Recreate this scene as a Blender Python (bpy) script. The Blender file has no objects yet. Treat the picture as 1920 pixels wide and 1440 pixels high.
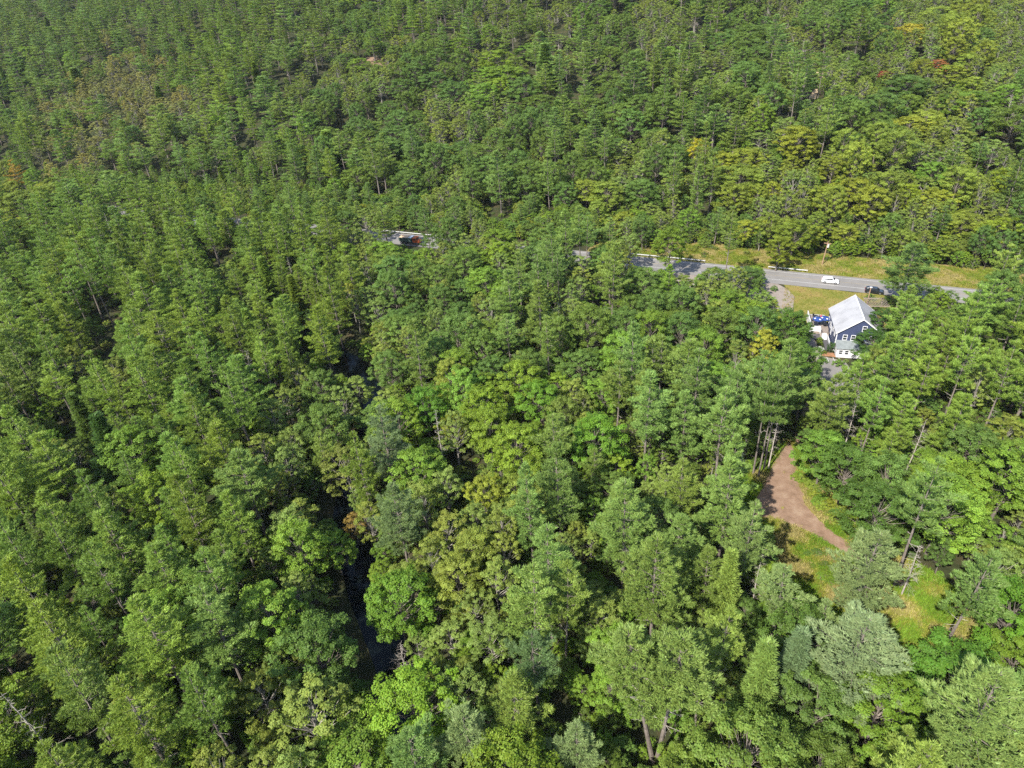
import bpy, math, random
import numpy as np
from math import radians, sin, cos, pi, sqrt, exp, atan2
from mathutils import Matrix, Vector

SC = bpy.context.scene
# ------------------------------------------------------------------ camera
PITCH, ROLL, FPX, CAMH = radians(33.5), radians(4.0), 1281.0, 89.0
FW = np.array([0, cos(PITCH), -sin(PITCH)])
U0 = np.array([0, sin(PITCH), cos(PITCH)])
RT = cos(ROLL)*np.array([1., 0, 0]) - sin(ROLL)*U0
UP = cos(ROLL)*U0 + sin(ROLL)*np.array([1., 0, 0])
CP = np.array([0, 0, CAMH])
cam_d = bpy.data.cameras.new('camera')
cam = bpy.data.objects.new('camera', cam_d)
SC.collection.objects.link(cam)
cam.matrix_world = Matrix(((RT[0], UP[0], -FW[0], 0), (RT[1], UP[1], -FW[1], 0), (RT[2], UP[2], -FW[2], CAMH), (0, 0, 0, 1)))
cam_d.sensor_width = 36.0
cam_d.lens = 36.0*FPX/1920.0
cam_d.clip_start = 0.5
cam_d.clip_end = 3000
SC.camera = cam
# ------------------------------------------------------------------ sky, sun, exposure
SUN_AZ, SUN_EL = radians(222), radians(46)      # azimuth of the sun, clockwise from +Y: behind the camera, to the left
w = bpy.data.worlds.new('World'); SC.world = w; w.use_nodes = True
nt = w.node_tree; nt.nodes.clear()
sky = nt.nodes.new('ShaderNodeTexSky'); sky.sky_type = 'NISHITA'; sky.sun_disc = False
sky.sun_elevation = SUN_EL; sky.sun_rotation = SUN_AZ
bg = nt.nodes.new('ShaderNodeBackground'); bg.inputs[1].default_value = 0.14
wo = nt.nodes.new('ShaderNodeOutputWorld')
nt.links.new(sky.outputs[0], bg.inputs[0]); nt.links.new(bg.outputs[0], wo.inputs[0])
sl = bpy.data.lights.new('sun', 'SUN'); sl.energy = 4.8; sl.angle = radians(0.55); sl.color = (1.0, 0.955, 0.87)
so = bpy.data.objects.new('sun', sl); SC.collection.objects.link(so)
sd = Vector((sin(SUN_AZ)*cos(SUN_EL), cos(SUN_AZ)*cos(SUN_EL), sin(SUN_EL)))
so.rotation_euler = sd.to_track_quat('Z', 'Y').to_euler(); so.location = (-60, -60, 160)
vs = SC.view_settings
vs.view_transform = 'Standard'; vs.look = 'None'; vs.exposure = 1.08; vs.gamma = 1.0
SC.cycles.max_bounces = 5; SC.cycles.diffuse_bounces = 3; SC.cycles.transmission_bounces = 3
SC.cycles.transparent_max_bounces = 4; SC.cycles.glossy_bounces = 2
SC.cycles.use_denoising = False

# ------------------------------------------------------------------ helpers
rnd = random.Random(7)
NP = np.random.RandomState(11)
MAIN = SC.collection

def ray(x, y): return FW + (x-960)/FPX*RT + (720-y)/FPX*UP
def proj(x, y, z):
    q = np.array([x, y, z-CAMH]); d = q @ FW
    if d < 1: return (-9999, -9999, 1)
    return (960+FPX*(q @ RT)/d, 720-FPX*(q @ UP)/d, d)
RN = (.405, .914); RD = (.914, -.405)             # road: normal (uphill), direction (to the right)
STREAM = [(-30, 20), (-17, 40), (-16.5, 52), (-21, 65), (-27, 78), (-33, 95), (-34, 112), (-31, 130), (-40, 152), (-62, 175)]
def seg_d(x, y, pts):
    best = 1e9
    for (a, b), (c, d) in zip(pts, pts[1:]):
        dx, dy = c-a, d-b; t = max(0, min(1, ((x-a)*dx+(y-b)*dy)/(dx*dx+dy*dy)))
        best = min(best, math.hypot(x-a-t*dx, y-b-t*dy))
    return best
def terr(x, y):
    c = x*RN[0]+y*RN[1]; t = x*RD[0]+y*RD[1]
    d = c-222
    z = 0.0
    if d > 0:
        z += (.20-.035*math.tanh(t/150))*(d-12*(1-exp(-d/12)))*(1-.12*min(1, d/500))
        m = min(1, d/80)
        z += m*(5*sin(t*.021+1.3)*sin(d*.016+.6)+2.4*sin(t*.05+d*.031)+1.3*sin(t*.09-d*.07+2))
    else:
        q = seg_d(x, y, STREAM)
        if q < 45: z -= 3.2*exp(-(q/11)**2)
        if x < -35: z += min(1, (-35-x)/40)*1.6*sin(x*.05+y*.04)*min(1, max(0, -d/40))
    return z
def at(x, y, dz=0.0):
    d = ray(x, y); z = 0.0; p = None
    for _ in range(14):
        t = (z+dz-CAMH)/d[2]
        if t < 0 or t > 2500: t = 2500
        p = CP+t*d; z = 0.6*terr(p[0], p[1])+0.4*z
    return (p[0], p[1])

def link(o, parent=None, coll=None):
    (coll or MAIN).objects.link(o)
    if parent is not None: o.parent = parent
    return o
def mesh_np(name, V, F, mats, fmat=None, fv=None, smooth=False):
    """V (n,3) array; F: (m,3) or (m,4) int array or a list of lists"""
    me = bpy.data.meshes.new(name)
    if isinstance(F, np.ndarray):
        k = F.shape[1]; m = F.shape[0]
        me.vertices.add(len(V)); me.vertices.foreach_set('co', np.asarray(V, np.float32).ravel())
        me.loops.add(m*k); me.loops.foreach_set('vertex_index', F.astype(np.int32).ravel())
        me.polygons.add(m); me.polygons.foreach_set('loop_start', np.arange(0, m*k, k, dtype=np.int32))
        me.update(calc_edges=True)
    else:
        me.from_pydata([tuple(v) for v in V], [], F); me.update()
    for mt in (mats if isinstance(mats, (list, tuple)) else [mats]): me.materials.append(mt)
    if fmat is not None: me.polygons.foreach_set('material_index', np.asarray(fmat, np.int32))
    if fv is not None:
        a = me.attributes.new('v', 'FLOAT', 'FACE'); a.data.foreach_set('value', np.asarray(fv, np.float32))
    if smooth: me.polygons.foreach_set('use_smooth', [True]*len(me.polygons))
    return me
class MB:
    """collects simple solids into one mesh"""
    def __init__(s): s.V = []; s.F = []; s.M = []; s.mi = 0
    def add(s, vs_, fs):
        b = len(s.V); s.V += [tuple(v) for v in vs_]; s.F += [[b+i for i in f] for f in fs]; s.M += [s.mi]*len(fs)
    def hexa(s, p):       # p: 8 points, bottom 4 ccw then top 4
        s.add(p, [(3, 2, 1, 0), (4, 5, 6, 7), (0, 1, 5, 4), (1, 2, 6, 5), (2, 3, 7, 6), (3, 0, 4, 7)])
    def box(s, x0, x1, y0, y1, z0, z1):
        s.hexa([(x0, y0, z0), (x1, y0, z0), (x1, y1, z0), (x0, y1, z0), (x0, y0, z1), (x1, y0, z1), (x1, y1, z1), (x0, y1, z1)])
    def tube(s, pts, rad, n=6, cap=True):
        pts = [Vector(p) for p in pts]; b = len(s.V); k = len(pts)
        for i, p in enumerate(pts):
            d = (pts[min(i+1, k-1)]-pts[max(i-1, 0)]).normalized()
            u = d.cross(Vector((0, 0, 1)) if abs(d.z) < .9 else Vector((1, 0, 0))).normalized(); v_ = d.cross(u)
            r = rad[i] if isinstance(rad, (list, tuple)) else rad
            for j in range(n):
                a = 2*pi*j/n; s.V.append(tuple(p+u*cos(a)*r+v_*sin(a)*r))
        for i in range(k-1):
            for j in range(n):
                s.F.append([b+i*n+j, b+i*n+(j+1) % n, b+(i+1)*n+(j+1) % n, b+(i+1)*n+j]); s.M.append(s.mi)
        if cap:
            s.F.append([b+j for j in range(n)][::-1]); s.M.append(s.mi)
            s.F.append([b+(k-1)*n+j for j in range(n)]); s.M.append(s.mi)
    def cyl(s, c, ax, r, h, n=14):
        c = Vector(c); ax = Vector(ax).normalized(); s.tube([c-ax*h/2, c+ax*h/2], r, n)
    def mesh(s, name, mats, smooth=False): return mesh_np(name, s.V, s.F, mats, s.M, smooth=smooth)
    def obj(s, name, mats, parent=None, smooth=False, bevel=0):
        o = bpy.data.objects.new(name, s.mesh(name, mats, smooth)); link(o, parent)
        if bevel:
            m = o.modifiers.new('bevel', 'BEVEL'); m.width = bevel; m.segments = 2; m.limit_method = 'ANGLE'
        return o
def tag(o, label, cat, group=None, kind=None):
    if kind: o['kind'] = kind
    if label: o['label'] = label
    if cat: o['category'] = cat
    if group: o['group'] = group
    return o
def thing(name, label, cat, loc=(0, 0, 0), rz=0, group=None):
    o = bpy.data.objects.new(name, None); o.empty_display_size = .5; link(o)
    o.location = loc; o.rotation_euler = (0, 0, rz)
    return tag(o, label, cat, group)

# ------------------------------------------------------------------ materials
def newmat(name):
    m = bpy.data.materials.new(name); m.use_nodes = True; m.node_tree.nodes.clear()
    return m, m.node_tree, m.node_tree.nodes, m.node_tree.links
def plain(name, col, rough=.7, metal=0, var=.15, scale=3.0, bump=0.0, spec=.4, coat=0):
    m, t, N, L = newmat(name)
    b = N.new('ShaderNodeBsdfPrincipled'); o = N.new('ShaderNodeOutputMaterial'); L.new(b.outputs[0], o.inputs[0])
    b.inputs['Roughness'].default_value = rough; b.inputs['Metallic'].default_value = metal
    b.inputs['Specular IOR Level'].default_value = spec; b.inputs['Coat Weight'].default_value = coat
    g = N.new('ShaderNodeTexCoord'); n = N.new('ShaderNodeTexNoise'); n.inputs['Scale'].default_value = scale; n.inputs['Detail'].default_value = 6
    L.new(g.outputs['Object'], n.inputs['Vector'])
    r = N.new('ShaderNodeMapRange'); r.inputs[3].default_value = 1-var; r.inputs[4].default_value = 1+var; r.inputs[1].default_value = .3; r.inputs[2].default_value = .7
    L.new(n.outputs[0], r.inputs[0])
    x = N.new('ShaderNodeVectorMath'); x.operation = 'SCALE'; x.inputs[0].default_value = col[:3]; L.new(r.outputs[0], x.inputs['Scale'])
    L.new(x.outputs[0], b.inputs['Base Color'])
    if bump:
        bp = N.new('ShaderNodeBump'); bp.inputs['Strength'].default_value = bump; L.new(n.outputs[0], bp.inputs['Height']); L.new(bp.outputs[0], b.inputs['Normal'])
    return m
def ramp_mat(name, stops, scale=.3, detail=8, rough=.95, scale2=None, stops2=None, bump=.4):
    """noise-driven colour ramp; an optional second, coarser noise chooses between two ramps"""
    m, t, N, L = newmat(name)
    b = N.new('ShaderNodeBsdfPrincipled'); o = N.new('ShaderNodeOutputMaterial'); L.new(b.outputs[0], o.inputs[0])
    b.inputs['Roughness'].default_value = rough; b.inputs['Specular IOR Level'].default_value = .15
    g = N.new('ShaderNodeNewGeometry')
    def rp(sc, st, det):
        n = N.new('ShaderNodeTexNoise'); n.inputs['Scale'].default_value = sc; n.inputs['Detail'].default_value = det; n.inputs['Roughness'].default_value = .65
        L.new(g.outputs['Position'], n.inputs['Vector'])
        r = N.new('ShaderNodeValToRGB'); e = r.color_ramp.elements
        e[0].position = st[0][0]; e[0].color = (*st[0][1], 1); e[1].position = st[-1][0]; e[1].color = (*st[-1][1], 1)
        for p, c in st[1:-1]: q = e.new(p); q.color = (*c, 1)
        L.new(n.outputs[0], r.inputs[0]); return n, r
    n1, r1 = rp(scale, stops, detail); out = r1.outputs[0]
    if stops2:
        n2, r2 = rp(scale*1.7, stops2, detail)
        n3, r3 = rp(scale2, [(.42, (0, 0, 0)), (.58, (1, 1, 1))], 5)
        mx = N.new('ShaderNodeMixRGB'); L.new(r3.outputs[0], mx.inputs[0]); L.new(out, mx.inputs[1]); L.new(r2.outputs[0], mx.inputs[2]); out = mx.outputs[0]
    L.new(out, b.inputs['Base Color'])
    bp = N.new('ShaderNodeBump'); bp.inputs['Strength'].default_value = bump; bp.inputs['Distance'].default_value = .2
    nb = N.new('ShaderNodeTexNoise'); nb.inputs['Scale'].default_value = 4; nb.inputs['Detail'].default_value = 6; L.new(g.outputs['Position'], nb.inputs['Vector'])
    L.new(nb.outputs[0], bp.inputs['Height']); L.new(bp.outputs[0], b.inputs['Normal'])
    return m
def leaf_mat(name, trans=.28, patch=None, rough=.55):
    """colour = the tree's own 'tint' times a per-leaf variation"""
    m, t, N, L = newmat(name)
    a = N.new('ShaderNodeAttribute'); a.attribute_type = 'INSTANCER'; a.attribute_name = 'tint'
    v = N.new('ShaderNodeAttribute'); v.attribute_type = 'GEOMETRY'; v.attribute_name = 'v'
    r = N.new('ShaderNodeMapRange'); r.inputs[3].default_value = .68; r.inputs[4].default_value = 1.35; L.new(v.outputs['Fac'], r.inputs[0])
    x = N.new('ShaderNodeVectorMath'); x.operation = 'SCALE'; L.new(a.outputs['Vector'], x.inputs[0]); L.new(r.outputs[0], x.inputs['Scale'])
    # some leaves lean to yellow
    k = N.new('ShaderNodeMath'); k.operation = 'FRACT'; k2 = N.new('ShaderNodeMath'); k2.operation = 'MULTIPLY'; k2.inputs[1].default_value = 17.3
    L.new(v.outputs['Fac'], k2.inputs[0]); L.new(k2.outputs[0], k.inputs[0])
    hs = N.new('ShaderNodeMapRange'); hs.inputs[3].default_value = .488; hs.inputs[4].default_value = .512; L.new(k.outputs[0], hs.inputs[0])
    h = N.new('ShaderNodeHueSaturation'); L.new(hs.outputs[0], h.inputs['Hue']); L.new(x.outputs[0], h.inputs['Color'])
    d = N.new('ShaderNodeBsdfPrincipled'); d.inputs['Roughness'].default_value = rough; d.inputs['Specular IOR Level'].default_value = .22
    L.new(h.outputs[0], d.inputs['Base Color'])
    tr = N.new('ShaderNodeBsdfTranslucent')
    y = N.new('ShaderNodeMixRGB'); y.blend_type = 'MULTIPLY'; y.inputs[0].default_value = 1; y.inputs[2].default_value = (1.35, 1.25, .45, 1); L.new(h.outputs[0], y.inputs[1]); L.new(y.outputs[0], tr.inputs['Color'])
    mx = N.new('ShaderNodeMixShader'); mx.inputs[0].default_value = trans; L.new(d.outputs[0], mx.inputs[1]); L.new(tr.outputs[0], mx.inputs[2])
    o = N.new('ShaderNodeOutputMaterial'); L.new(mx.outputs[0], o.inputs[0])
    return m
M_NEEDLE = leaf_mat('pine_needles', .22)
M_LEAF = leaf_mat('leaves', .30)
M_BARK = plain('bark_grey', (.15, .125, .105), .9, var=.35, scale=2.2, bump=.5)
M_BARK2 = plain('bark_pale', (.22, .20, .17), .9, var=.25, scale=2.0, bump=.3)
M_DEAD = plain('dead_wood', (.34, .30, .26), .9, var=.25, scale=1.5, bump=.3)
M_FLOOR = ramp_mat('forest_floor', [(.30, (.016, .022, .010)), (.5, (.035, .040, .016)), (.62, (.050, .042, .020)), (.8, (.080, .060, .032))], .35)
M_MEADOW = ramp_mat('meadow', [(.30, (0.043, 0.081, 0.009)), (.46, (0.074, 0.105, 0.012)), (.58, (0.149, 0.136, 0.028)), (.75, (0.211, 0.149, 0.056))], .22, scale2=.07,
                    stops2=[(.3, (0.105, 0.093, 0.019)), (.5, (0.205, 0.161, 0.050)), (.7, (0.236, 0.136, 0.068))])
M_DIRT = ramp_mat('dirt', [(.3, (0.149, 0.096, 0.062)), (.5, (0.205, 0.133, 0.090)), (.7, (0.260, 0.186, 0.130))], .5)
M_SAND = ramp_mat('sandy_track', [(.3, (0.294, 0.210, 0.119)), (.5, (0.385, 0.294, 0.189)), (.7, (0.434, 0.350, 0.238))], .4)
M_VERGE = ramp_mat('verge_grass', [(.32, (0.062, 0.093, 0.012)), (.5, (0.118, 0.124, 0.022)), (.62, (0.174, 0.143, 0.037)), (.8, (0.248, 0.174, 0.093))], .28, scale2=.09,
                   stops2=[(.3, (0.093, 0.105, 0.019)), (.55, (0.205, 0.155, 0.056)), (.75, (0.260, 0.180, 0.105))])
M_LAWN = ramp_mat('lawn', [(.3, (0.099, 0.118, 0.019)), (.5, (0.155, 0.143, 0.031)), (.65, (0.223, 0.161, 0.062)), (.8, (0.248, 0.161, 0.087))], .16)
M_ASPH = ramp_mat('asphalt_worn', [(.3, (0.144, 0.137, 0.130)), (.5, (0.176, 0.166, 0.155)), (.7, (0.209, 0.194, 0.180))], .12, bump=.1)
M_ASPHD = ramp_mat('asphalt_dark', [(.3, (0.060, 0.058, 0.060)), (.7, (0.096, 0.090, 0.092))], .3, bump=.1)
M_GRAVEL = ramp_mat('gravel_apron', [(.3, (0.180, 0.150, 0.126)), (.7, (0.252, 0.216, 0.186))], .5, bump=.2)
M_PAINT = plain('road_paint', (0.432, 0.426, 0.408), .6, var=.15)
M_YELLOWP = plain('road_paint_yellow', (0.315, 0.231, 0.070), .6, var=.2)
M_WATER, _t, _N, _L = newmat('dark_water')
_b = _N.new('ShaderNodeBsdfPrincipled'); _o = _N.new('ShaderNodeOutputMaterial'); _L.new(_b.outputs[0], _o.inputs[0])
_b.inputs['Base Color'].default_value = (.003, .005, .005, 1); _b.inputs['Roughness'].default_value = .12; _b.inputs['IOR'].default_value = 1.33; _b.inputs['Specular IOR Level'].default_value = .3
_n = _N.new('ShaderNodeTexNoise'); _n.inputs['Scale'].default_value = 1.4; _bp = _N.new('ShaderNodeBump'); _bp.inputs['Strength'].default_value = .15
_L.new(_n.outputs[0], _bp.inputs['Height']); _L.new(_bp.outputs[0], _b.inputs['Normal'])

#@@STRUCTURE
# ------------------------------------------------------------------ terrain and sheets
def setting(name, V, F, mat, kind='structure'):
    o = bpy.data.objects.new(name, mesh_np(name, V, F, mat)); link(o); o['kind'] = kind; return o
gx = np.arange(-620, 621, 5.0); gy = np.arange(-60, 761, 5.0)
GV = np.array([(x, y, terr(x, y)) for y in gy for x in gx])
nx = len(gx); ii = (np.arange(len(gy)-1)[:, None]*nx+np.arange(nx-1)[None]).ravel()
setting('ground', GV, np.stack([ii, ii+1, ii+nx+1, ii+nx], 1), M_FLOOR)
def rp(c, t): return (RN[0]*c+RD[0]*t, RN[1]*c+RD[1]*t)          # road coordinates -> world
def sheet(name, poly, mat, dz, step=2.0, rag=0.0, kind='structure'):
    """ground-hugging sheet filling a polygon; the edge is made ragged by 'rag' metres"""
    import mathutils.geometry as mg
    pts = []
    n = len(poly)
    for i in range(n):
        a, b = Vector(poly[i]), Vector(poly[(i+1) % n]); k = max(1, int((b-a).length/step))
        for j in range(k):
            p = a.lerp(b, j/k)
            if rag: p = p+Vector((rnd.uniform(-rag, rag), rnd.uniform(-rag, rag)))
            pts.append(p)
    inner = []
    x0, x1 = min(p.x for p in pts), max(p.x for p in pts); y0, y1 = min(p.y for p in pts), max(p.y for p in pts)
    gs = max(step*1.3, (x1-x0)/90)
    y = y0
    while y < y1:
        x = x0
        while x < x1:
            if inside(x, y, pts): inner.append(Vector((x+rnd.uniform(-.2, .2), y+rnd.uniform(-.2, .2))))
            x += gs
        y += gs
    m = len(pts)
    vs2, _, fs, *_ = mg.delaunay_2d_cdt(pts+inner, [(i, (i+1) % m) for i in range(m)], [list(range(m))], 1, 1e-4)
    return setting(name, [(v.x, v.y, terr(v.x, v.y)+dz) for v in vs2], [list(f) for f in fs], mat, kind)
def inside(x, y, P):
    c = False; j = len(P)-1
    for i in range(len(P)):
        xi, yi = P[i][0], P[i][1]; xj, yj = P[j][0], P[j][1]
        if (yi > y) != (yj > y) and x < (xj-xi)*(y-yi)/(yj-yi)+xi: c = not c
        j = i
    return c
def strip(name, c0, c1, t0, t1, mat, dz, rag=0, kind='structure', step=3.0):
    return sheet(name, [rp(c0, t0), rp(c0, t1), rp(c1, t1), rp(c1, t0)], mat, dz, step, rag, kind)
strip('verge', 202.5, 219, -60, 120, M_VERGE, .05, .7)
def quads(name, rects, mat, dz):
    V, F = [], []
    for P in rects:
        b = len(V); V += [(p[0], p[1], terr(*p)+dz) for p in P]; F.append([b, b+1, b+2, b+3])
    return setting(name, V, F, mat)
def ribbon(name, c0, c1, t0, t1, mat, dz, st=6):
    V, F = [], []; k = int((t1-t0)/st)
    for i in range(k+1):
        t = t0+(t1-t0)*i/k
        for c in (c0, c1): p = rp(c, t); V.append((*p, terr(*p)+dz))
    for i in range(k): F.append([2*i, 2*i+2, 2*i+3, 2*i+1])
    return setting(name, V, F, mat)
ribbon('road', 193.3, 203.0, -330, 330, M_ASPH, .10)
V = []; F = []
for cc, t0, t1, dash in ((201.75, -330, 330, 0), (196.1, -330, 330, 0), ):
    t = t0
    while t < t1:
        b = len(V)
        for (c_, t_) in ((cc-.07, t), (cc-.07, t+6), (cc+.07, t+6), (cc+.07, t)):
            p = rp(c_, t_); V.append((*p, .105))
        F.append([b, b+1, b+2, b+3]); t += 6
setting('road_edge_lines', V, F, M_PAINT)
ribbon('road_centre_line', 198.88, 198.96, -330, 330, M_YELLOWP, .105)
# apron, lay-by and drive
sheet('driveway', [rp(193.5, -46), rp(193.5, -.5), at(1490, 549), at(1487, 580), (74.5, 160), (72, 150), (70.5, 140), (70, 128), (69.5, 118), (66, 112), (71.5, 112), (77, 122), (78.6, 134), (74.5, 137), (75.5, 143), (76, 150), (68, 160), (64, 171), (52, 176), (30, 186)], M_GRAVEL, .05, 2.0, .15)
sheet('parking_lot', [(69.8, 113), (73.5, 113), (78.2, 125), (78.6, 134.2), (73.2, 136.6), (70.6, 130)], M_ASPH, .08, 2.0)
sheet('lawn', [rp(193.2, 1.5), rp(193.2, 40), (108, 150), (95, 148), (86, 150), (78, 150), (74.2, 156), at(1490, 578), at(1489, 556)], M_LAWN, .06, 2.0, .25)
sheet('walkway', [(75.2, 149.5), (79.5, 148), (79.6, 141), (78, 138.5), (76.3, 139.5), (77.4, 143.5), (74.8, 146)], M_ASPHD, .09, 1.5)
# clearing in the forest
CLEAR = [at(*p) for p in ((1375, 905), (1440, 860), (1478, 822), (1505, 850), (1530, 900), (1610, 960), (1650, 1035), (1710, 1050), (1780, 1095), (1860, 1215), (1800, 1280), (1700, 1300), (1560, 1160), (1470, 1120), (1450, 1000), (1385, 995))]
PATH = [at(*p) for p in ((1480, 826), (1492, 850), (1496, 900), (1510, 945), (1545, 985), (1592, 1020), (1645, 1063), (1700, 1090), (1690, 1100), (1635, 1075), (1580, 1036), (1530, 1006), (1485, 985), (1440, 968), (1405, 975), (1425, 920), (1445, 880), (1462, 848))]
sheet('clearing_meadow', CLEAR, M_MEADOW, .05, 2.0, .5)
sheet('dirt_path', PATH, M_DIRT, .09, 1.0, .28)
sheet('shaded_track', [at(*p) for p in ((1486, 826), (1500, 790), (1512, 750), (1524, 752), (1512, 800), (1497, 830))], M_DIRT, .08, 1.2, .2)
sheet('sandy_track', [at(*p) for p in ((1510, 197), (1521, 176), (1531, 160), (1535, 162), (1531, 180), (1524, 197))], M_SAND, .25, 3, .3)
sheet('sandy_patch', [at(*p) for p in ((1530, 136), (1543, 135), (1543, 148), (1537, 148))], M_SAND, .25, 3, .3)
# stream
V = []; F = []
for i, (x, y) in enumerate(STREAM):
    a = STREAM[max(0, i-1)]; b = STREAM[min(len(STREAM)-1, i+1)]; d = Vector((b[0]-a[0], b[1]-a[1])).normalized(); h = 3.1
    V += [(x+d.y*h, y-d.x*h, -2.75), (x-d.y*h, y+d.x*h, -2.75)]
for i in range(len(STREAM)-1): F.append([2*i, 2*i+2, 2*i+3, 2*i+1])
setting('stream', V, F, M_WATER)

#@@TREES
# ------------------------------------------------------------------ tree shapes
def unit(a): return a/np.maximum(1e-9, np.linalg.norm(a, axis=1))[:, None]
def blades(P, D, ln, wd, R):
    """one thin triangle per point P pointing along D"""
    n = len(P); S = unit(np.cross(D, np.array([0, 0, 1.])+R.normal(0, .38, (n, 3))))
    V = np.empty((n, 3, 3)); V[:, 0] = P-S*wd[:, None]; V[:, 1] = P+S*wd[:, None]; V[:, 2] = P+D*ln[:, None]
    return V.reshape(-1, 3)
def leaves(P, Nn, sz, R):
    n = len(P); a = unit(np.cross(Nn, R.normal(size=(n, 3)))); b = np.cross(Nn, a)
    s = sz[:, None]; V = np.empty((n, 4, 3))
    V[:, 0] = P-a*s; V[:, 1] = P+b*s*.62; V[:, 2] = P+a*s; V[:, 3] = P-b*s*.62
    return V.reshape(-1, 3)
class Wood(MB): pass
def trunk_pts(h, R, bend=.5, k=9):
    ph = R.uniform(0, 6.3); a = R.uniform(.2, 1)*bend
    return [(a*sin(i/k*2.6)*cos(ph), a*sin(i/k*2.6)*sin(ph), h*i/k) for i in range(k+1)]
def on_trunk(tp, z):
    h = tp[-1][2]; f = max(0, min(.9999, z/h))*(len(tp)-1); i = int(f); f -= i
    return np.array(tp[i])*(1-f)+np.array(tp[i+1])*f
def make_pine(seed, h=22., r=4.6, cb=.38, dens=1.0, step=1.55, dead=8, r0=.28, flat=.07, spread=.50, prof=None, ntuft=10):
    R = np.random.RandomState(seed); W = Wood(); tp = trunk_pts(h, R)
    W.tube(tp, [r0*(1-.93*i/9) for i in range(10)], 8)
    z = cb*h; P_, D_, B = [], [], []
    side = R.uniform(.82, 1.12, 12)
    while z < h-.3:
        t = (z-cb*h)/(h-cb*h)
        pr = prof(t) if prof else (1-t)**.78*(.70+.40*min(1, t/.2))+.03
        nb = R.randint(5, 7); a0 = R.uniform(0, 6.3)
        for b in range(nb):
            az = a0+b*6.283/nb+R.uniform(-.35, .35)
            Ln = r*pr*R.uniform(.5, 1.2)*side[int((az % 6.283)/6.283*12) % 12]
            if R.rand() < .08: Ln *= .5
            if Ln < .35: Ln = .35
            base = on_trunk(tp, z); d = np.array([cos(az), sin(az), 0.])
            rise = R.uniform(-.10, .12)+t*.5; up = R.uniform(.02, .16)
            k = max(2, int(Ln/1.1)); pts = []
            for i in range(k+1):
                s = i/k; pts.append(base+d*Ln*s+np.array([0, 0, Ln*(rise*s+up*s*s)]))
            W.tube([p-np.array([0, 0, .07]) for p in pts], [.04*(1-.85*i/k)*(.6+.12*Ln) for i in range(k+1)], 3, False)
            n = int((4+Ln*Ln*1.55+Ln*2.6)*dens)
            s = R.uniform(.22, 1.04, n)**.8
            lat = R.uniform(-1, 1, n)*(spread*Ln*(1.06-s)*1.1+.22)
            pd = np.array([-d[1], d[0], 0])
            C_ = base+d*(Ln*s)[:, None]+pd*lat[:, None]+np.array([0, 0, 1.])*(Ln*(rise*s+up*s*s)+R.normal(0, flat, n)+np.abs(lat)*.12)[:, None]
            dd = unit(d+pd*(np.sign(lat)*np.minimum(1.2, np.abs(lat)*.9))[:, None]+np.array([0, 0, .5]))
            P_.append(np.repeat(C_, ntuft, 0)); D_.append(np.repeat(dd, ntuft, 0)); B.append(np.repeat(R.rand(n), ntuft))
        z += step*R.uniform(.75, 1.25)*(1 if t < .8 else .6)
    # leader
    P = np.concatenate(P_); D = np.concatenate(D_); bv = np.concatenate(B); n = len(P)
    D = unit(D*.85+unit(R.normal(size=(n, 3)))*np.array([.8, .8, .5])+np.array([0, 0, .12]))
    P = P+R.normal(0, .13, (n, 3))*np.array([1, 1, .6])
    V = blades(P, D, R.uniform(.32, .58, n), R.uniform(.05, .09, n), R)
    v = np.clip(bv*.55+R.rand(n)*.45, 0, 1)
    crown = mesh_np('pine_crown', V, np.arange(3*n).reshape(-1, 3), M_NEEDLE, fv=v)
    for i in range(dead):
        zz = R.uniform(.30 if cb > .4 else .2, cb+.12)*h; az = R.uniform(0, 6.3); Ln = R.uniform(.8, 2.4); b = on_trunk(tp, zz)
        dead_limb(W, b, az, Ln, R, .035)
    return crown, W.mesh('pine_trunk', [M_BARK, M_DEAD]), h, r
def dead_limb(W, b, az, Ln, R, rad, up=.1, twigs=3):
    W.mi = 1; d = np.array([cos(az), sin(az), R.uniform(-.15, .25)]); pts = [b+d*Ln*s+np.array([R.normal(0, .05), R.normal(0, .05), Ln*up*s*s]) for s in (0, .35, .7, 1)]
    W.tube(pts, [rad, rad*.75, rad*.5, rad*.2], 4, False)
    for _ in range(twigs):
        s = R.uniform(.35, .9); p = b+d*Ln*s; q = p+unit(np.array([d+R.normal(0, .7, 3)]))[0]*Ln*R.uniform(.15, .35); W.tube([p, q], [rad*.4, rad*.15], 3, False)
    W.mi = 0
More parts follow.
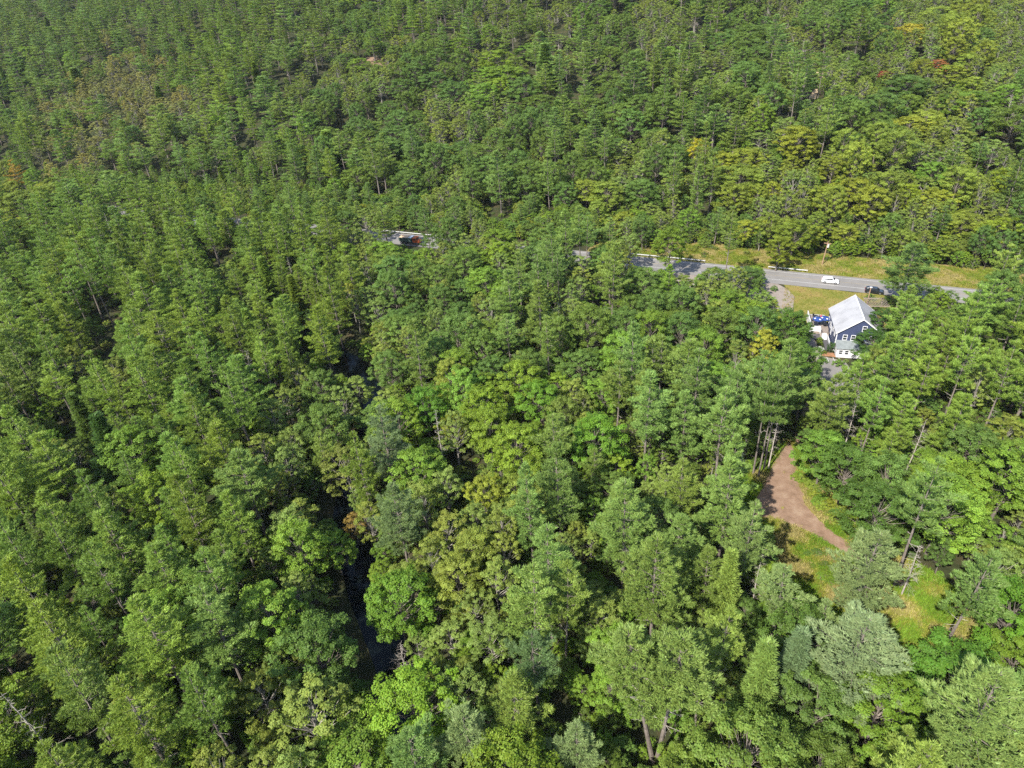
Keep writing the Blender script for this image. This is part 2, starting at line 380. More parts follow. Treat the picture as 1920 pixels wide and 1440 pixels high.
def make_broad(seed, h=15., r=4.2, cb=.18, clumps=44, lpc=250, leaf=.15, csz=1.15, top=.9, stems=1, vs=.36, trunkmat=None, airy=0.):
    R = np.random.RandomState(seed); W = Wood(); tp = trunk_pts(h*.8, R, .5)
    r0 = .22 if stems == 1 else .13
    roots = []
    for s in range(stems):
        off = np.array([R.uniform(-.5, .5), R.uniform(-.5, .5), 0]) if stems > 1 else np.zeros(3)
        ln = np.array([R.uniform(-1.5, 1.5), R.uniform(-1.5, 1.5), 0]) if stems > 1 else np.zeros(3)
        pts = [np.array(p)+off+ln*(p[2]/h) for p in tp]; W.tube(pts, [r0*(1-.8*i/9) for i in range(10)], 7); roots.append(pts)
    cz = h*(cb+1)/2; rz = h*(1-cb)/2
    ga = pi*(3-sqrt(5)); C_, S_ = [], []
    lob = R.uniform(.78, 1.15, (6,)); ph = R.uniform(0, 6.3)
    for i in range(clumps):
        u = 1-(i+.5)/clumps*1.55; th = i*ga+R.uniform(-.3, .3); q = sqrt(max(0, 1-u*u))
        k = lob[int(((th+ph) % 6.283)/6.283*6) % 6]*R.uniform(.78, 1.05)
        if R.rand() < .28: k *= R.uniform(.45, .8)
        C_.append((r*q*cos(th)*k, r*q*sin(th)*k, cz+rz*u*(.86+.14*k)*top)); S_.append(csz*R.uniform(.65, 1.25)*(r/4.2))
    C_ = np.array(C_); S_ = np.array(S_)
    C_[:, :2] += np.array(roots[0][6][:2])
    for c, s in zip(C_, S_):
        rt = roots[R.randint(len(roots))]; zb = min(c[2]*.75, h*.72); zb = max(h*cb*.7, zb-R.uniform(0, .15)*h); b = on_trunk(rt, min(zb, rt[-1][2]*.98))
        m = b*.5+c*.5+np.array([R.normal(0, .2), R.normal(0, .2), -.1*h*.2])
        W.tube([b, m, c*.8+m*.2], [.06, .035, .012], 3, False)
    n = int(lpc*(1-airy)); N_ = len(C_)*n
    cc = np.repeat(C_, n, 0); ss = np.repeat(S_, n)
    u = unit(R.normal(size=(N_, 3))); rad = R.rand(N_)**.45
    # each clump breaks up into smaller sprays
    spr = np.repeat(unit(R.normal(size=(len(C_)*7, 3)))*np.array([1, 1, .7]), max(1, n//7)+1, 0)
    idx = (np.arange(N_)//n)*7*(max(1, n//7)+1)+np.random.RandomState(seed+1).randint(0, 7*(max(1, n//7)+1), N_)
    off = spr[idx]*(.72*ss)[:, None]+u*(rad*.46*ss)[:, None]
    off[:, 2] *= .78
    P = cc+off
    Nn = unit(unit(off)*.55+np.array([0, 0, .65])+R.normal(size=(N_, 3))*.34)
    V = leaves(P, Nn, R.uniform(.75, 1.25, N_)*leaf, R)
    v = np.clip(np.repeat(R.rand(len(C_)), n)*.5+R.rand(N_)*.5, 0, 1)
    crown = mesh_np('leaf_crown', V, np.arange(4*N_).reshape(-1, 4), M_LEAF, fv=v)
    return crown, W.mesh('tree_trunk', [trunkmat or M_BARK, M_DEAD]), h, r
def make_snag(seed, h=15., nb=46, r=2.4, kinds=M_DEAD, fuzz=0):
    R = np.random.RandomState(seed); W = Wood(); tp = trunk_pts(h, R, .4)
    W.tube(tp, [.17*(1-.9*i/9) for i in range(10)], 7)
    X = Wood()
    for i in range(nb):
        t = (i+R.rand())/nb; z = h*(.25+.74*t); Ln = r*(1-t*.75)*R.uniform(.35, 1.25); dead_limb(X, on_trunk(tp, z), R.uniform(0, 6.3), Ln, R, .026, R.uniform(.0, .5), 9 if fuzz else 5)
    return X.mesh('bare_branches', [M_DEAD, M_DEAD]), W.mesh('snag_trunk', [M_DEAD, M_DEAD]), h, r

PROTO = {
    'pine': [make_pine(100+i, h=22+rnd.uniform(-2, 2), r=5.0+rnd.uniform(-.4, .5), cb=[.42, .35, .5, .3, .45, .38, .55, .33][i]) for i in range(8)],
    'bigpine': [make_pine(150+i, h=25, r=5.8, cb=[.33, .42, .36][i], dens=.95, step=1.6, r0=.34, dead=20) for i in range(3)],
    'fir': [make_pine(170+i, h=15, r=2.2, cb=.10, step=.5, dens=1.3, flat=.08, prof=lambda t: (1-t)**.9+.05, dead=0, r0=.18) for i in range(2)],
    'maple': [make_broad(200+i, h=15.5, r=4.1, clumps=50, lpc=420, leaf=.118) for i in range(5)],
    'oak': [make_broad(230+i, h=15, r=4.6, clumps=60, lpc=380, leaf=.115, csz=1.0) for i in range(5)],
    'birch': [make_broad(260+i, h=14.5, r=3.1, cb=.20, clumps=42, lpc=260, leaf=.10, csz=.95, stems=1+i % 2, trunkmat=M_BARK2) for i in range(4)],
    'shrub': [make_broad(290+i, h=3.2, r=1.9, cb=.02, clumps=18, lpc=130, leaf=.12, csz=1.5, stems=2) for i in range(3)],
    'snag': [make_snag(310+i, h=[15, 13, 17, 11][i], r=[2.6, 3.2, 2.2, 3.0][i], fuzz=i == 1) for i in range(4)],
}
TWINP = [make_pine(181, h=26, r=5.4, cb=.60, step=1.2, r0=.36, dead=34), make_pine(182, h=25, r=5.2, cb=.62, step=1.2, r0=.32, dead=30)]
#@@MERGED
def merged(kind, i):
    """a copy of crown and trunk in one mesh, for the distant forest"""
    cr, tk, h, r = PROTO[kind][i]
    a = bpy.data.objects.new('far_'+kind, None)
    V, mi, vv, off = [], [], [], 0
    me = bpy.data.meshes.new('far_'+kind)
    nv = [len(m.vertices) for m in (cr, tk)]; co = []
    ls, lt, lv, mt, fv = [], [], [], [], []
    lo = vo = 0
    for k, m in enumerate((cr, tk)):
        c = np.empty(len(m.vertices)*3, np.float32); m.vertices.foreach_get('co', c); co.append(c)
        l = np.empty(len(m.loops), np.int32); m.loops.foreach_get('vertex_index', l); lv.append(l+vo)
        s = np.empty(len(m.polygons), np.int32); m.polygons.foreach_get('loop_start', s); ls.append(s+lo)
        q = np.zeros(len(m.polygons), np.int32); mm = np.empty(len(m.polygons), np.int32); m.polygons.foreach_get('material_index', mm)
        mt.append(mm+(0 if k == 0 else 1)); f = np.full(len(m.polygons), .5, np.float32)
        if k == 0 and 'v' in m.attributes: m.attributes['v'].data.foreach_get('value', f)
        fv.append(f); lo += len(m.loops); vo += len(m.vertices)
    me.vertices.add(vo); me.vertices.foreach_set('co', np.concatenate(co)); me.loops.add(lo); me.loops.foreach_set('vertex_index', np.concatenate(lv))
    me.polygons.add(len(np.concatenate(ls))); me.polygons.foreach_set('loop_start', np.concatenate(ls)); me.update(calc_edges=True)
    me.materials.append(cr.materials[0]); me.materials.append(tk.materials[0]); me.materials.append(M_DEAD)
    me.polygons.foreach_set('material_index', np.concatenate(mt))
    at_ = me.attributes.new('v', 'FLOAT', 'FACE'); at_.data.foreach_set('value', np.concatenate(fv))
    o = bpy.data.objects.new('far_'+kind, me); return o
def scatter(name, protos, pts, label=None):
    """ONE object of kind stuff: points (x,y,z,rot,scale,zscale,idx,tint) instanced with geometry nodes"""
    col = bpy.data.collections.new(name+'_kinds')
    for i, p in enumerate(protos): p.name = '%s_%02d' % (name, i); col.objects.link(p)
    me = bpy.data.meshes.new(name); n = len(pts)
    me.vertices.add(n); me.vertices.foreach_set('co', np.array([p[:3] for p in pts], np.float32).ravel())
    def A(nm, ty, key, data): a = me.attributes.new(nm, ty, 'POINT'); a.data.foreach_set(key, np.array(data, np.float32 if ty != 'INT' else np.int32).ravel())
    A('rot', 'FLOAT_VECTOR', 'vector', [(rnd.uniform(-.04, .04), rnd.uniform(-.04, .04), p[3]) for p in pts])
    A('scl', 'FLOAT_VECTOR', 'vector', [(p[4], p[4], p[5]) for p in pts])
    A('idx', 'INT', 'value', [p[6] for p in pts]); A('tint', 'FLOAT_VECTOR', 'vector', [p[7] for p in pts])
    o = bpy.data.objects.new(name, me); link(o); o['kind'] = 'stuff'
    if label: o['label'] = label
    g = bpy.data.node_groups.new(name, 'GeometryNodeTree')
    g.interface.new_socket('Geometry', in_out='INPUT', socket_type='NodeSocketGeometry'); g.interface.new_socket('Geometry', in_out='OUTPUT', socket_type='NodeSocketGeometry')
    N, L = g.nodes, g.links; gi = N.new('NodeGroupInput'); go = N.new('NodeGroupOutput')
    ci = N.new('GeometryNodeCollectionInfo'); ci.inputs[0].default_value = col; ci.inputs['Separate Children'].default_value = True; ci.inputs['Reset Children'].default_value = True
    ip = N.new('GeometryNodeInstanceOnPoints'); ip.inputs['Pick Instance'].default_value = True
    def attr(nm, ty): a = N.new('GeometryNodeInputNamedAttribute'); a.data_type = ty; a.inputs['Name'].default_value = nm; return a.outputs['Attribute']
    L.new(gi.outputs[0], ip.inputs['Points']); L.new(ci.outputs[0], ip.inputs['Instance'])
    L.new(attr('idx', 'INT'), ip.inputs['Instance Index'])
    er = N.new('FunctionNodeEulerToRotation'); L.new(attr('rot', 'FLOAT_VECTOR'), er.inputs[0]); L.new(er.outputs[0], ip.inputs['Rotation'])
    L.new(attr('scl', 'FLOAT_VECTOR'), ip.inputs['Scale']); L.new(ip.outputs[0], go.inputs[0])
    md = o.modifiers.new('scatter', 'NODES'); md.node_group = g
    return o
#@@PLACE
# ------------------------------------------------------------------ what grows where (read off the photograph, one letter per 80 px)
GRID = ['ggggppggopgtgtotgotootyt', 'ggbbppgttoomggogtogtotyt', 'gbbbtpgooottogoogtggoyto', 'pbpggpppooooogtotytyytgg', 'ypppptgggotogoytgytyytyt', 'pppppppptmtmogtoggytotgo', 'pppppppptooogtootytooggo', 'pppppppptootgomomooopppp', 'pppppppptomoommgmgoopppp', 'ggpppptotmymmtggggggpppp', 'pppppptotmmymgmggggompmo', 'pppppptppmttygtoggggoomm', 'ppppppgmgtytgogggggoogmg', 'pppppptmttytggoggggooomg', 'pppppppotttmggmggoggooom', 'pppppooomoottgmoggogomog', 'mppppttommgmgmoggoomoggg', 'mppppttommgmgmoooomoogpp']
TINT = {'p': (.148, .232, .036), 'g': (.148, .228, .048), 'm': (.145, .242, .028), 'o': (.108, .180, .034), 'y': (.200, .255, .034), 'b': (.195, .205, .060), 't': (.165, .225, .045)}
KIND = {'p': 'pine', 'g': 'pine', 'm': 'maple', 'o': 'oak', 'y': 'maple', 'b': 'birch', 't': 'birch'}
WORD = {'p': 'olive green', 'g': 'grey-green', 'm': 'bright green', 'o': 'dark green', 'y': 'yellow-green', 'b': 'brownish', 't': 'dull green'}
NAME = {'pine': 'pine_tree', 'bigpine': 'pine_tree', 'fir': 'fir_tree', 'maple': 'maple_tree', 'oak': 'oak_tree', 'birch': 'birch_tree', 'shrub': 'shrub', 'snag': 'dead_tree'}
CATG = {'pine_tree': 'pine tree', 'fir_tree': 'fir tree', 'maple_tree': 'maple tree', 'oak_tree': 'oak tree', 'birch_tree': 'birch tree', 'shrub': 'shrub', 'dead_tree': 'dead tree'}
def tint(code, R=rnd, amt=.16):
    c = TINT[code]; k = R.uniform(1-amt, 1+amt); h = R.uniform(-.05, .11)
    return (c[0]*k*(1+h*1.3), c[1]*k, c[2]*k*(1-h*2))
OPEN = [[(1536, 452), (1556, 452), (1552, 500), (1536, 500)], [(1175, 480), (1312, 488), (1300, 522), (1284, 505), (1215, 503), (1180, 492)],
        [(1240, 472), (1420, 480), (1640, 482), (1830, 505), (1835, 545), (1768, 541), (1740, 522), (1640, 520), (1700, 545), (1650, 575), (1640, 590), (1612, 625), (1598, 655), (1572, 668), (1566, 700), (1558, 738), (1545, 738),
         (1535, 690), (1530, 655), (1520, 600), (1488, 582), (1455, 560), (1445, 545), (1437, 500), (1400, 495)],
        [(1472, 826), (1490, 850), (1505, 905), (1600, 1000), (1600, 1012), (1640, 1060), (1570, 1120), (1500, 1095), (1470, 1050), (1460, 990), (1410, 975), (1430, 900), (1450, 860)],
        [(1700, 1095), (1760, 1105), (1800, 1160), (1838, 1215), (1760, 1230), (1745, 1260), (1700, 1250), (1685, 1180)],
        [(690, 431), (812, 445), (810, 458), (790, 468), (750, 460), (700, 445)],
        [(605, 1085), (640, 1085), (700, 1170), (722, 1240), (728, 1330), (715, 1400), (695, 1430), (670, 1340), (645, 1250), (615, 1180)],
        [(1512, 196), (1530, 162), (1536, 165), (1526, 196)], [(1532, 136), (1543, 136), (1542, 146)],
        [(600, 930), (640, 930), (645, 985), (615, 985)]]
DARK = [(665, 620, 26), (650, 690, 22), (200, 590, 30), (190, 650, 22), (165, 800, 30), (125, 925, 20), (105, 1100, 18), (150, 1380, 25), (415, 480, 22), (1140, 570, 20), (870, 870, 30), (1115, 1060, 26), (1080, 1330, 24), (990, 760, 12), (445, 850, 22), (935, 385, 26), (365, 1210, 14), (560, 770, 14),
        (1240, 900, 10), (1330, 960, 14), (20, 960, 22), (15, 1180, 18), (575, 455, 12), (305, 590, 10), (1860, 960, 16), (1740, 1300, 14), (1060, 1200, 16), (450, 1370, 18)]
def masked(x, y, z0, h, r):
    """does a tree here stand in front of something the photograph shows?"""
    for fz, fr in ((.97, 0), (.8, .55), (.6, .95), (.45, .9), (.2, 0), (.05, 0)):
        for sx in ((-1, 0, 1) if fr else (0,)):
            u, v, d = proj(x+sx*fr*r, y, z0+h*fz)
            for P in OPEN:
                if inside(u, v, P): return True
            if fr > .5 or fz == .8:
                for (a, b, q) in DARK:
                    if (u-a)**2+(v-b)**2 < q*q: return True
    return False
HOUSE_C = (84.26, 143.28); HOUSE_PHI = 1.29452
def forbidden(x, y, r):
    c = x*RN[0]+y*RN[1]; t = x*RD[0]+y*RD[1]
    if 192-r*.3 < c < 204.5+r*.3: return True
    if 192 < c < (208 if t < -38 else 216) and -62 < t < 75: return True
    if seg_d(x, y, STREAM) < 2.9: return True
    if inside(x, y, CLEAR): return True
    dx, dy = x-HOUSE_C[0], y-HOUSE_C[1]; l = dx*cos(HOUSE_PHI)+dy*sin(HOUSE_PHI); wv = dx*sin(HOUSE_PHI)-dy*cos(HOUSE_PHI)
    if -10 < wv < 6.5 and -10.5 < l < 20: return True
    if -16 < wv < 9 and 10 < l < 33: return True
    if seg_d(x, y, [(66, 112), (71.5, 118), (73, 134)]) < 3.0+r*.3: return True
    return False
TREES = []                   # dicts: kind, var, x, y, z, h, r, tint, code, label
HASH = {}
def near(x, y, r, k=.80):
    ci, cj = int(x//8), int(y//8)
    for i in range(ci-1, ci+2):
        for j in range(cj-1, cj+2):
            for q in HASH.get((i, j), ()):
                if (q[0]-x)**2+(q[1]-y)**2 < ((q[2]+r)*k)**2: return True
    return False
def put(kind, x, y, h, r, code, label=None, var=None, hero=False, tn=None, lean=None, k=.85):
    P = PROTO[kind]; var = rnd.randrange(len(P)) if var is None else var
    t = dict(kind=kind, var=var, x=x, y=y, z=terr(x, y)-.1, h=h, r=r, code=code, label=label, hero=hero, tint=tn or tint(code), lean=lean or (rnd.uniform(-.03, .03), rnd.uniform(-.03, .03)), rot=rnd.uniform(0, 6.283))
    u, v, d = proj(x, y, t['z']+h*.72); t['u'] = u; t['v'] = v; t['d'] = d
    TREES.append(t); HASH.setdefault((int(x//8), int(y//8)), []).append((x, y, r*k)); return t
# ---- trees one can tell apart: (crown centre px, kind, code, height, radius, label)
HERO = [
 (1612, 1215, 'bigpine', 'g', 21, 6.6, 'broad pale grey-green pine with forked pale trunk at the meadow end', (.17, .225, .095)),
 (1625, 1062, 'bigpine', 'g', 22, 5.6, 'grey-green pine with many bare lower branches over the dirt path end', (.155, .205, .07)),
 (1232, 1085, 'bigpine', 'g', 24, 5.6, 'large grey-green pine just above the two-trunked pine', None),
 (1175, 965, 'bigpine', 'g', 24, 5.8, 'large round grey-green pine left of the bare dead tree', None),
 (1030, 1060, 'bigpine', 'g', 24, 5.4, 'tall bluish pine right of the yellowish grove in mid forest', None),
 (1050, 895, 'pine', 'g', 23, 4.4, 'tall pale pine rising between maples, mid picture', None),
 (745, 960, 'bigpine', 'p', 21, 4.8, 'soft grey-green pine beside the little brown bush at the stream', (.125, .18, .06)),
 (720, 810, 'bigpine', 'g', 22, 5.0, 'pale grey-green pine with a broken limb, right of the dark ravine', (.125, .18, .07)),
 (655, 885, 'birch', 'y', 15, 4.2, 'olive yellow birch with two thin white stems at the ravine edge', (.16, .19, .035)),
 (775, 1330, 'maple', 'm', 15, 5.6, 'very bright green maple on the right bank of the dark stream', (.16, .27, .022)),
 (745, 1135, 'maple', 'm', 15, 4.8, 'light green maple leaning over the right bank of the dark stream', (.115, .21, .02)),
 (590, 1235, 'oak', 'o', 15, 5.6, 'large dark green oak on the left bank of the dark stream', (.09, .155, .027)),
 (585, 1350, 'birch', 't', 14, 5.2, 'dull green tree with small yellow patches at the stream, bottom edge', None),
 (1330, 1075, 'pine', 'g', 17, 3.8, None, None),
 (1400, 1000, 'pine', 'g', 21, 4.4, 'grey-green pine whose shadow falls on the meadow beside the path', (.15, .215, .055)),
 (1465, 1110, 'pine', 'g', 18, 4.2, 'pale pine at the lower left edge of the meadow', (.165, .23, .07)),
 (1545, 1165, 'pine', 'g', 15, 3.2, 'small pale pine at the bottom of the meadow, next to the broad pale pine', (.165, .23, .07)),
 (1745, 915, 'pine', 'g', 25, 4.4, 'slanting pine with two long bare trunks right of the dirt path', None),
 (1830, 1075, 'pine', 'g', 22, 4.4, 'grey-green pine with two bare trunks above the dark bush', None),
 (1855, 1345, 'bigpine', 'g', 24, 6.4, 'broad light green pine in the lower right corner', (.16, .23, .055)),
 (1800, 1278, 'maple', 'm', 13, 5.2, 'round bright green maple at the right end of the meadow', (.085, .18, .02)),
 (1650, 1330, 'maple', 'm', 14, 4.6, 'yellow-green maple below the broad pale pine', (.12, .20, .02)),
 (1900, 1150, 'maple', 'm', 14, 5.0, 'bright green maple at the right edge of the picture above the meadow end', (.10, .21, .018)),
 (1530, 1330, 'oak', 'o', 14, 4.6, None, None),
 (1500, 1200, 'oak', 'o', 14, 4.8, 'dark green oak left of the broad pale pine', (.08, .14, .022)),
 (1640, 965, 'oak', 'o', 14, 5.6, 'wide dark green oak right of the yellow-green bushes', (.075, .135, .022)),
 (1590, 880, 'oak', 'o', 14, 5.2, 'dark green oak right of the top of the dirt path', (.08, .145, .022)),
 (1545, 850, 'maple', 'm', 13, 4.4, 'bright green maple at the right edge of the dirt path top', None),
 (1705, 497, 'bigpine', 'g', 20, 7.6, 'tall pine standing in front of the road right of the dark car', (.12, .19, .04)),
 (1880, 500, 'pine', 'g', 20, 4.6, None, None),
 (1700, 590, 'pine', 'p', 18, 4.6, None, None),
 (1652, 612, 'maple', 'o', 11, 4.0, 'dark green tree hiding the right side of the blue house', (.055, .11, .02)),
 (1638, 648, 'maple', 'o', 10, 3.9, 'dark green tree in front of the lower right corner of the blue house', (.06, .12, .02)),
 (1480, 620, 'oak', 'o', 14, 5.0, 'dark green oak left of the deck of the blue house', (.085, .155, .022)),
 (1495, 680, 'oak', 'o', 14, 5.2, 'dark green oak left of the parking bays', (.085, .155, .022)),
 (1505, 735, 'oak', 'o', 13, 4.6, None, None),
 (1430, 655, 'maple', 'y', 13, 2.8, 'yellow tree among dark oaks left of the house', (.30, .31, .035)),
 (1365, 575, 'maple', 'm', 12, 4.6, None, None), (1408, 600, 'maple', 'm', 12, 4.6, None, None),
 (1342, 527, 'oak', 'o', 10, 4.4, 'dark green tree standing between two visible pieces of the road', (.085, .145, .027)),
 (1402, 527, 'oak', 'o', 10, 4.6, 'dark green tree at the left end of the wide road view', (.085, .145, .03)),
 (1255, 525, 'pine', 'm', 15, 3.6, None, None),
 (1010, 570, 'pine', 'g', 22, 4.8, None, None),
 (1145, 490, 'pine', 'g', 20, 4.4, None, None),
 (660, 560, 'birch', 'y', 14, 2.8, 'small yellow-green tree at the head of the dark ravine', (.22, .24, .03)),
 (850, 715, 'maple', 'y', 15, 3.6, 'yellowish maple in the middle of the broadleaf grove', (.205, .245, .035)),
 (905, 770, 'maple', 'm', 15, 4.4, 'bright yellow-green maple right of the bare thin trunk', (.16, .24, .02)),
 (1110, 830, 'maple', 'm', 15, 4.8, 'vivid green maple left of the pine row, mid right', (.12, .235, .022)),
 (1010, 760, 'maple', 'm', 14, 4.4, None, (.12, .23, .022)),
 (1055, 785, 'oak', 'g', 14, 3.4, None, None),
 (800, 770, 'maple', 'm', 15, 4.0, None, (.10, .21, .02)),
 (860, 1090, 'maple', 'y', 13, 4.0, 'golden green maple of the yellowish grove', (.195, .235, .035)),
 (890, 1040, 'maple', 'y', 13, 4.0, None, (.19, .235, .035)), (830, 1010, 'birch', 'y', 13, 3.8, None, (.185, .215, .035)),
 (665, 985, 'birch', 'b', 9, 2.2, 'small brown and gold bush-like tree on the stream bank', (.24, .17, .04)),
 (30, 325, 'pine', 'y', 20, 4.6, 'orange-tinged pine at the left edge of the picture', (.30, .21, .03)),
 (1308, 282, 'maple', 'y', 12, 3.4, 'golden yellow tree on the hillside, upper right of centre', (.36, .34, .02)),
 (1705, 68, 'maple', 'y', 14, 7, 'golden yellow tree high on the hillside at the upper right', (.33, .30, .03)),
 (1660, 147, 'maple', 'b', 8, 3.6, 'small red tree on the upper right hillside', (.30, .075, .05)),
 (1758, 127, 'maple', 'b', 9, 4, 'small orange-brown tree on the upper right hillside', (.30, .13, .05)),
 (1885, 345, 'maple', 'y', 14, 4.5, None, (.20, .26, .02)), (1870, 440, 'maple', 'y', 14, 4.8, 'yellow-green maple beyond the road near the right edge', (.19, .25, .02)),
 (1490, 440, 'maple', 'y', 13, 5.2, 'yellow-green tree on the far side of the road, left of the pole', (.15, .20, .022)), (1460, 470, 'maple', 'y', 11, 4.4, None, (.17, .21, .02)),
 (1700, 372, 'maple', 'y', 13, 4.0, None, (.20, .26, .02)),
 (150, 780, 'fir', 'o', 14, 2.6, None, None), (200, 830, 'fir', 'o', 16, 3.6, 'dark pointed fir at the edge of the dark gap on the left', (.055, .11, .02)),
 (1365, 1100, 'fir', 'g', 17, 2.6, 'slim pointed fir left of the meadow', None),
 (1500, 1250, 'fir', 'g', 17, 2.8, 'slim pale fir between dark oaks, lower right', (.12, .18, .075)),
 (1005, 1240, 'pine', 'g', 18, 4.4, 'bushy pine left of the two-trunked pine', (.085, .14, .045)),
 (1085, 1400, 'pine', 'g', 15, 3.8, 'pale pine at the bottom edge, left of the two trunks', (.16, .22, .075)),
 (875, 1370, 'pine', 'g', 17, 4.0, 'pale pine right of the very bright maple, bottom edge', (.165, .225, .075)),
 (960, 1320, 'pine', 'g', 18, 4.2, None, None), (350, 950, 'pine', 'p', 22, 4.6, None, None), (290, 1190, 'bigpine', 'p', 23, 5.6, None, None), (120, 1190, 'bigpine', 'p', 24, 5.6, None, None), (400, 1160, 'bigpine', 'g', 22, 5.2, None, None),
 (250, 1340, 'bigpine', 'p', 23, 5.2, None, None), (1000, 1130, 'pine', 'g', 24, 4.6, None, None),
]
for (u, v, kd, code, h, r, lab, tn) in HERO:
    bare = (lab or '').find('bare trunk') > 0
    x, y = at(u, v, h*(.82 if bare else .70 if kd in ('pine', 'bigpine') else .6))
    put(kd, x, y, h, r, code, lab, hero=True, tn=tn, k=.8, var=6 if bare else None)
BASED = [   # placed by the foot of the trunk: (foot px, kind, code, h, r, label)
 (1350, 882, 'pine', 'g', 24, 3.3, None), (1362, 890, 'pine', 'g', 25, 3.3, None), (1412, 888, 'pine', 'g', 25, 3.4, 'pine with long bare grey trunk, left of the dirt path top'), (1422, 893, 'pine', 'g', 25, 3.2, None), (1432, 880, 'pine', 'g', 24, 3.4, None),
 (1060, 1245, 'pine', 'g', 22, 3.4, None), (1303, 1385, 'pine', 'g', 21, 3.6, None), (1330, 1320, 'pine', 'g', 20, 3.4, None)]
for (u, v, kd, code, h, r, lab) in BASED:
    x, y = at(u, v); put(kd, x, y, h, r, code, lab, hero=True, var=6, k=.6)
SNAGS = [(1368, 968, 15, 0, 'bare grey dead tree at the left of the dirt path'), (1690, 1115, 11, 1, 'bare grey dead tree with many twigs at the right edge of the meadow'), (487, 745, 13, 1, 'pale bare dead tree among the pines, left of centre'),
         (1045, 650, 13, 3, 'pale dead tree in the pines below the road'), (1800, 735, 15, 2, 'slender bleached dead tree among the pines right of the house'), (1580, 850, 14, 0, 'dead tree with stubby limbs below the parking bays'),
         (1440, 880, 15, 2, 'thin leaning dead trunk beside the pine row at the path'), (1700, 880, 12, 0, 'dead tree with drooping bare limbs above the wide dark oak'), (310, 1420, 14, 0, 'bare dead trunk at the bottom edge among olive pines'),
         (120, 1440, 18, 2, 'long bare pale trunk in the lower left corner'), (15, 960, 12, 1, 'tangle of bare brown branches at the left edge'), (1335, 1290, 14, 0, 'dead trunk with bare limbs right of the two-trunked pine'),
         (1500, 130, 13, 1, None), (1505, 125, 12, 1, None), (1880, 240, 12, 1, 'bare grey tree on the upper right hillside'), (905, 60, 14, 0, None), (870, 50, 14, 0, None), (1210, 150, 14, 2, None), (1300, 110, 14, 2, None), (25, 120, 14, 1, None), (1050, 75, 13, 2, None),
         (1880, 560, 14, 2, 'pale dead trunk near the right edge beside the road'), (765, 1275, 9, 1, 'small bare snag on the right bank of the dark stream'), (835, 880, 15, 2, 'thin bare trunk in the broadleaf grove'), (1410, 1140, 12, 0, None), (560, 560, 14, 2, None), (225, 480, 16, 2, None)]
for (u, v, h, vr, lab) in SNAGS:
    x, y = at(u, v); put('snag', x, y, h, PROTO['snag'][vr][3]*h/PROTO['snag'][vr][2], 'b', lab, var=vr, hero=True, k=.35)
# the two-trunked pine: two stems from one foot
TWIN = at(1229, 1425)
for q in (0, 1): HASH.setdefault((int(TWIN[0]//8), int((TWIN[1]+q*2)//8)), []).append((TWIN[0], TWIN[1]+q*2, 5.0))
# ---- fill the forest
def frustum(x, y):
    u, v, d = proj(x, y, terr(x, y)+9); return u, v, d
zone_rnd = random.Random(5)
def code_at(u, v):
    j = int(max(0, min(17, (v+rnd.gauss(0, 22))//80))); i = int(max(0, min(23, (u+rnd.gauss(0, 22))//80)))
    c = GRID[j][i]
    if rnd.random() < .10: c = rnd.choice('ttomg')
    return c
n_try = 0
for ring in range(2):
    for _ in range(46000 if ring == 0 else 60000):
        if ring == 0: y = rnd.uniform(8, 215); x = rnd.uniform(-1, 1)*(y*1.02+38)
        else: y = rnd.uniform(190, 740); x = rnd.uniform(-1, 1)*(y*.90+30)
        z = terr(x, y); u, v, d = proj(x, y, z+12)
        if u < -260 or u > 2120 or v > 1750 or v < -60: continue
        code = code_at(u, v); kd = KIND[code]
        if kd == 'pine': h = rnd.uniform(17, 24.5); r = rnd.uniform(3.7, 5.9)
        elif kd == 'birch': h = rnd.uniform(10, 14.5); r = rnd.uniform(2.8, 3.9)
        else: h = rnd.uniform(11.5, 17); r = rnd.uniform(4.0, 6.4)
        if v < 430: r *= (1.10+.22*min(1, (430-v)/250))*rnd.choice((.75, .95, 1.0, 1.25)); h *= rnd.uniform(.8, 1.15)
        c = x*RN[0]+y*RN[1]
        if c > 203 and c < 226: h = min(h, rnd.uniform(6, 13)); r = min(r, 3.4)
        if rnd.random() < .12: h *= .7; r *= .72
        if sin(x*.061+1.7*sin(y*.043))*sin(y*.055+1.3*sin(x*.037)) > .93 and rnd.random() < .85: continue
        if near(x, y, r, .78): continue
        if forbidden(x, y, r) or masked(x, y, z, h, r): continue
        if code in 'pg' and rnd.random() < .03: kd = 'fir'; h *= .75; r *= .7
        put(kd, x, y, h, r, code)
# small trees in the leftover gaps (understorey)
for _ in range(16000):
    y = rnd.uniform(10, 330); x = rnd.uniform(-1, 1)*(y*.95+30); z = terr(x, y); u, v, d = proj(x, y, z+5)
    if u < -200 or u > 2100 or v > 1700 or v < 0: continue
    h = rnd.uniform(4.5, 8.5); r = rnd.uniform(1.4, 2.3)
    if near(x, y, r, .56) or forbidden(x, y, r) or masked(x, y, z, h, r): continue
    put(rnd.choice(['birch', 'maple', 'oak']), x, y, h, r, rnd.choice('ootmm'))
for _ in range(2600):
    c = 206+rnd.random()*24; x, y = rp(c, rnd.uniform(-260, 130)); z = terr(x, y); u, v, d = proj(x, y, z+3)
    if u < -60 or u > 1980: continue
    h = rnd.uniform(3.5, 7.5); r = rnd.uniform(1.3, 2.4)
    if near(x, y, r, .30) or forbidden(x, y, r) or masked(x, y, z, h, r): continue
    t = put(rnd.choice(['birch', 'maple', 'oak']), x, y, h, r, rnd.choice('ytmm' if c < 216 else 'otm')); t['z'] -= .9
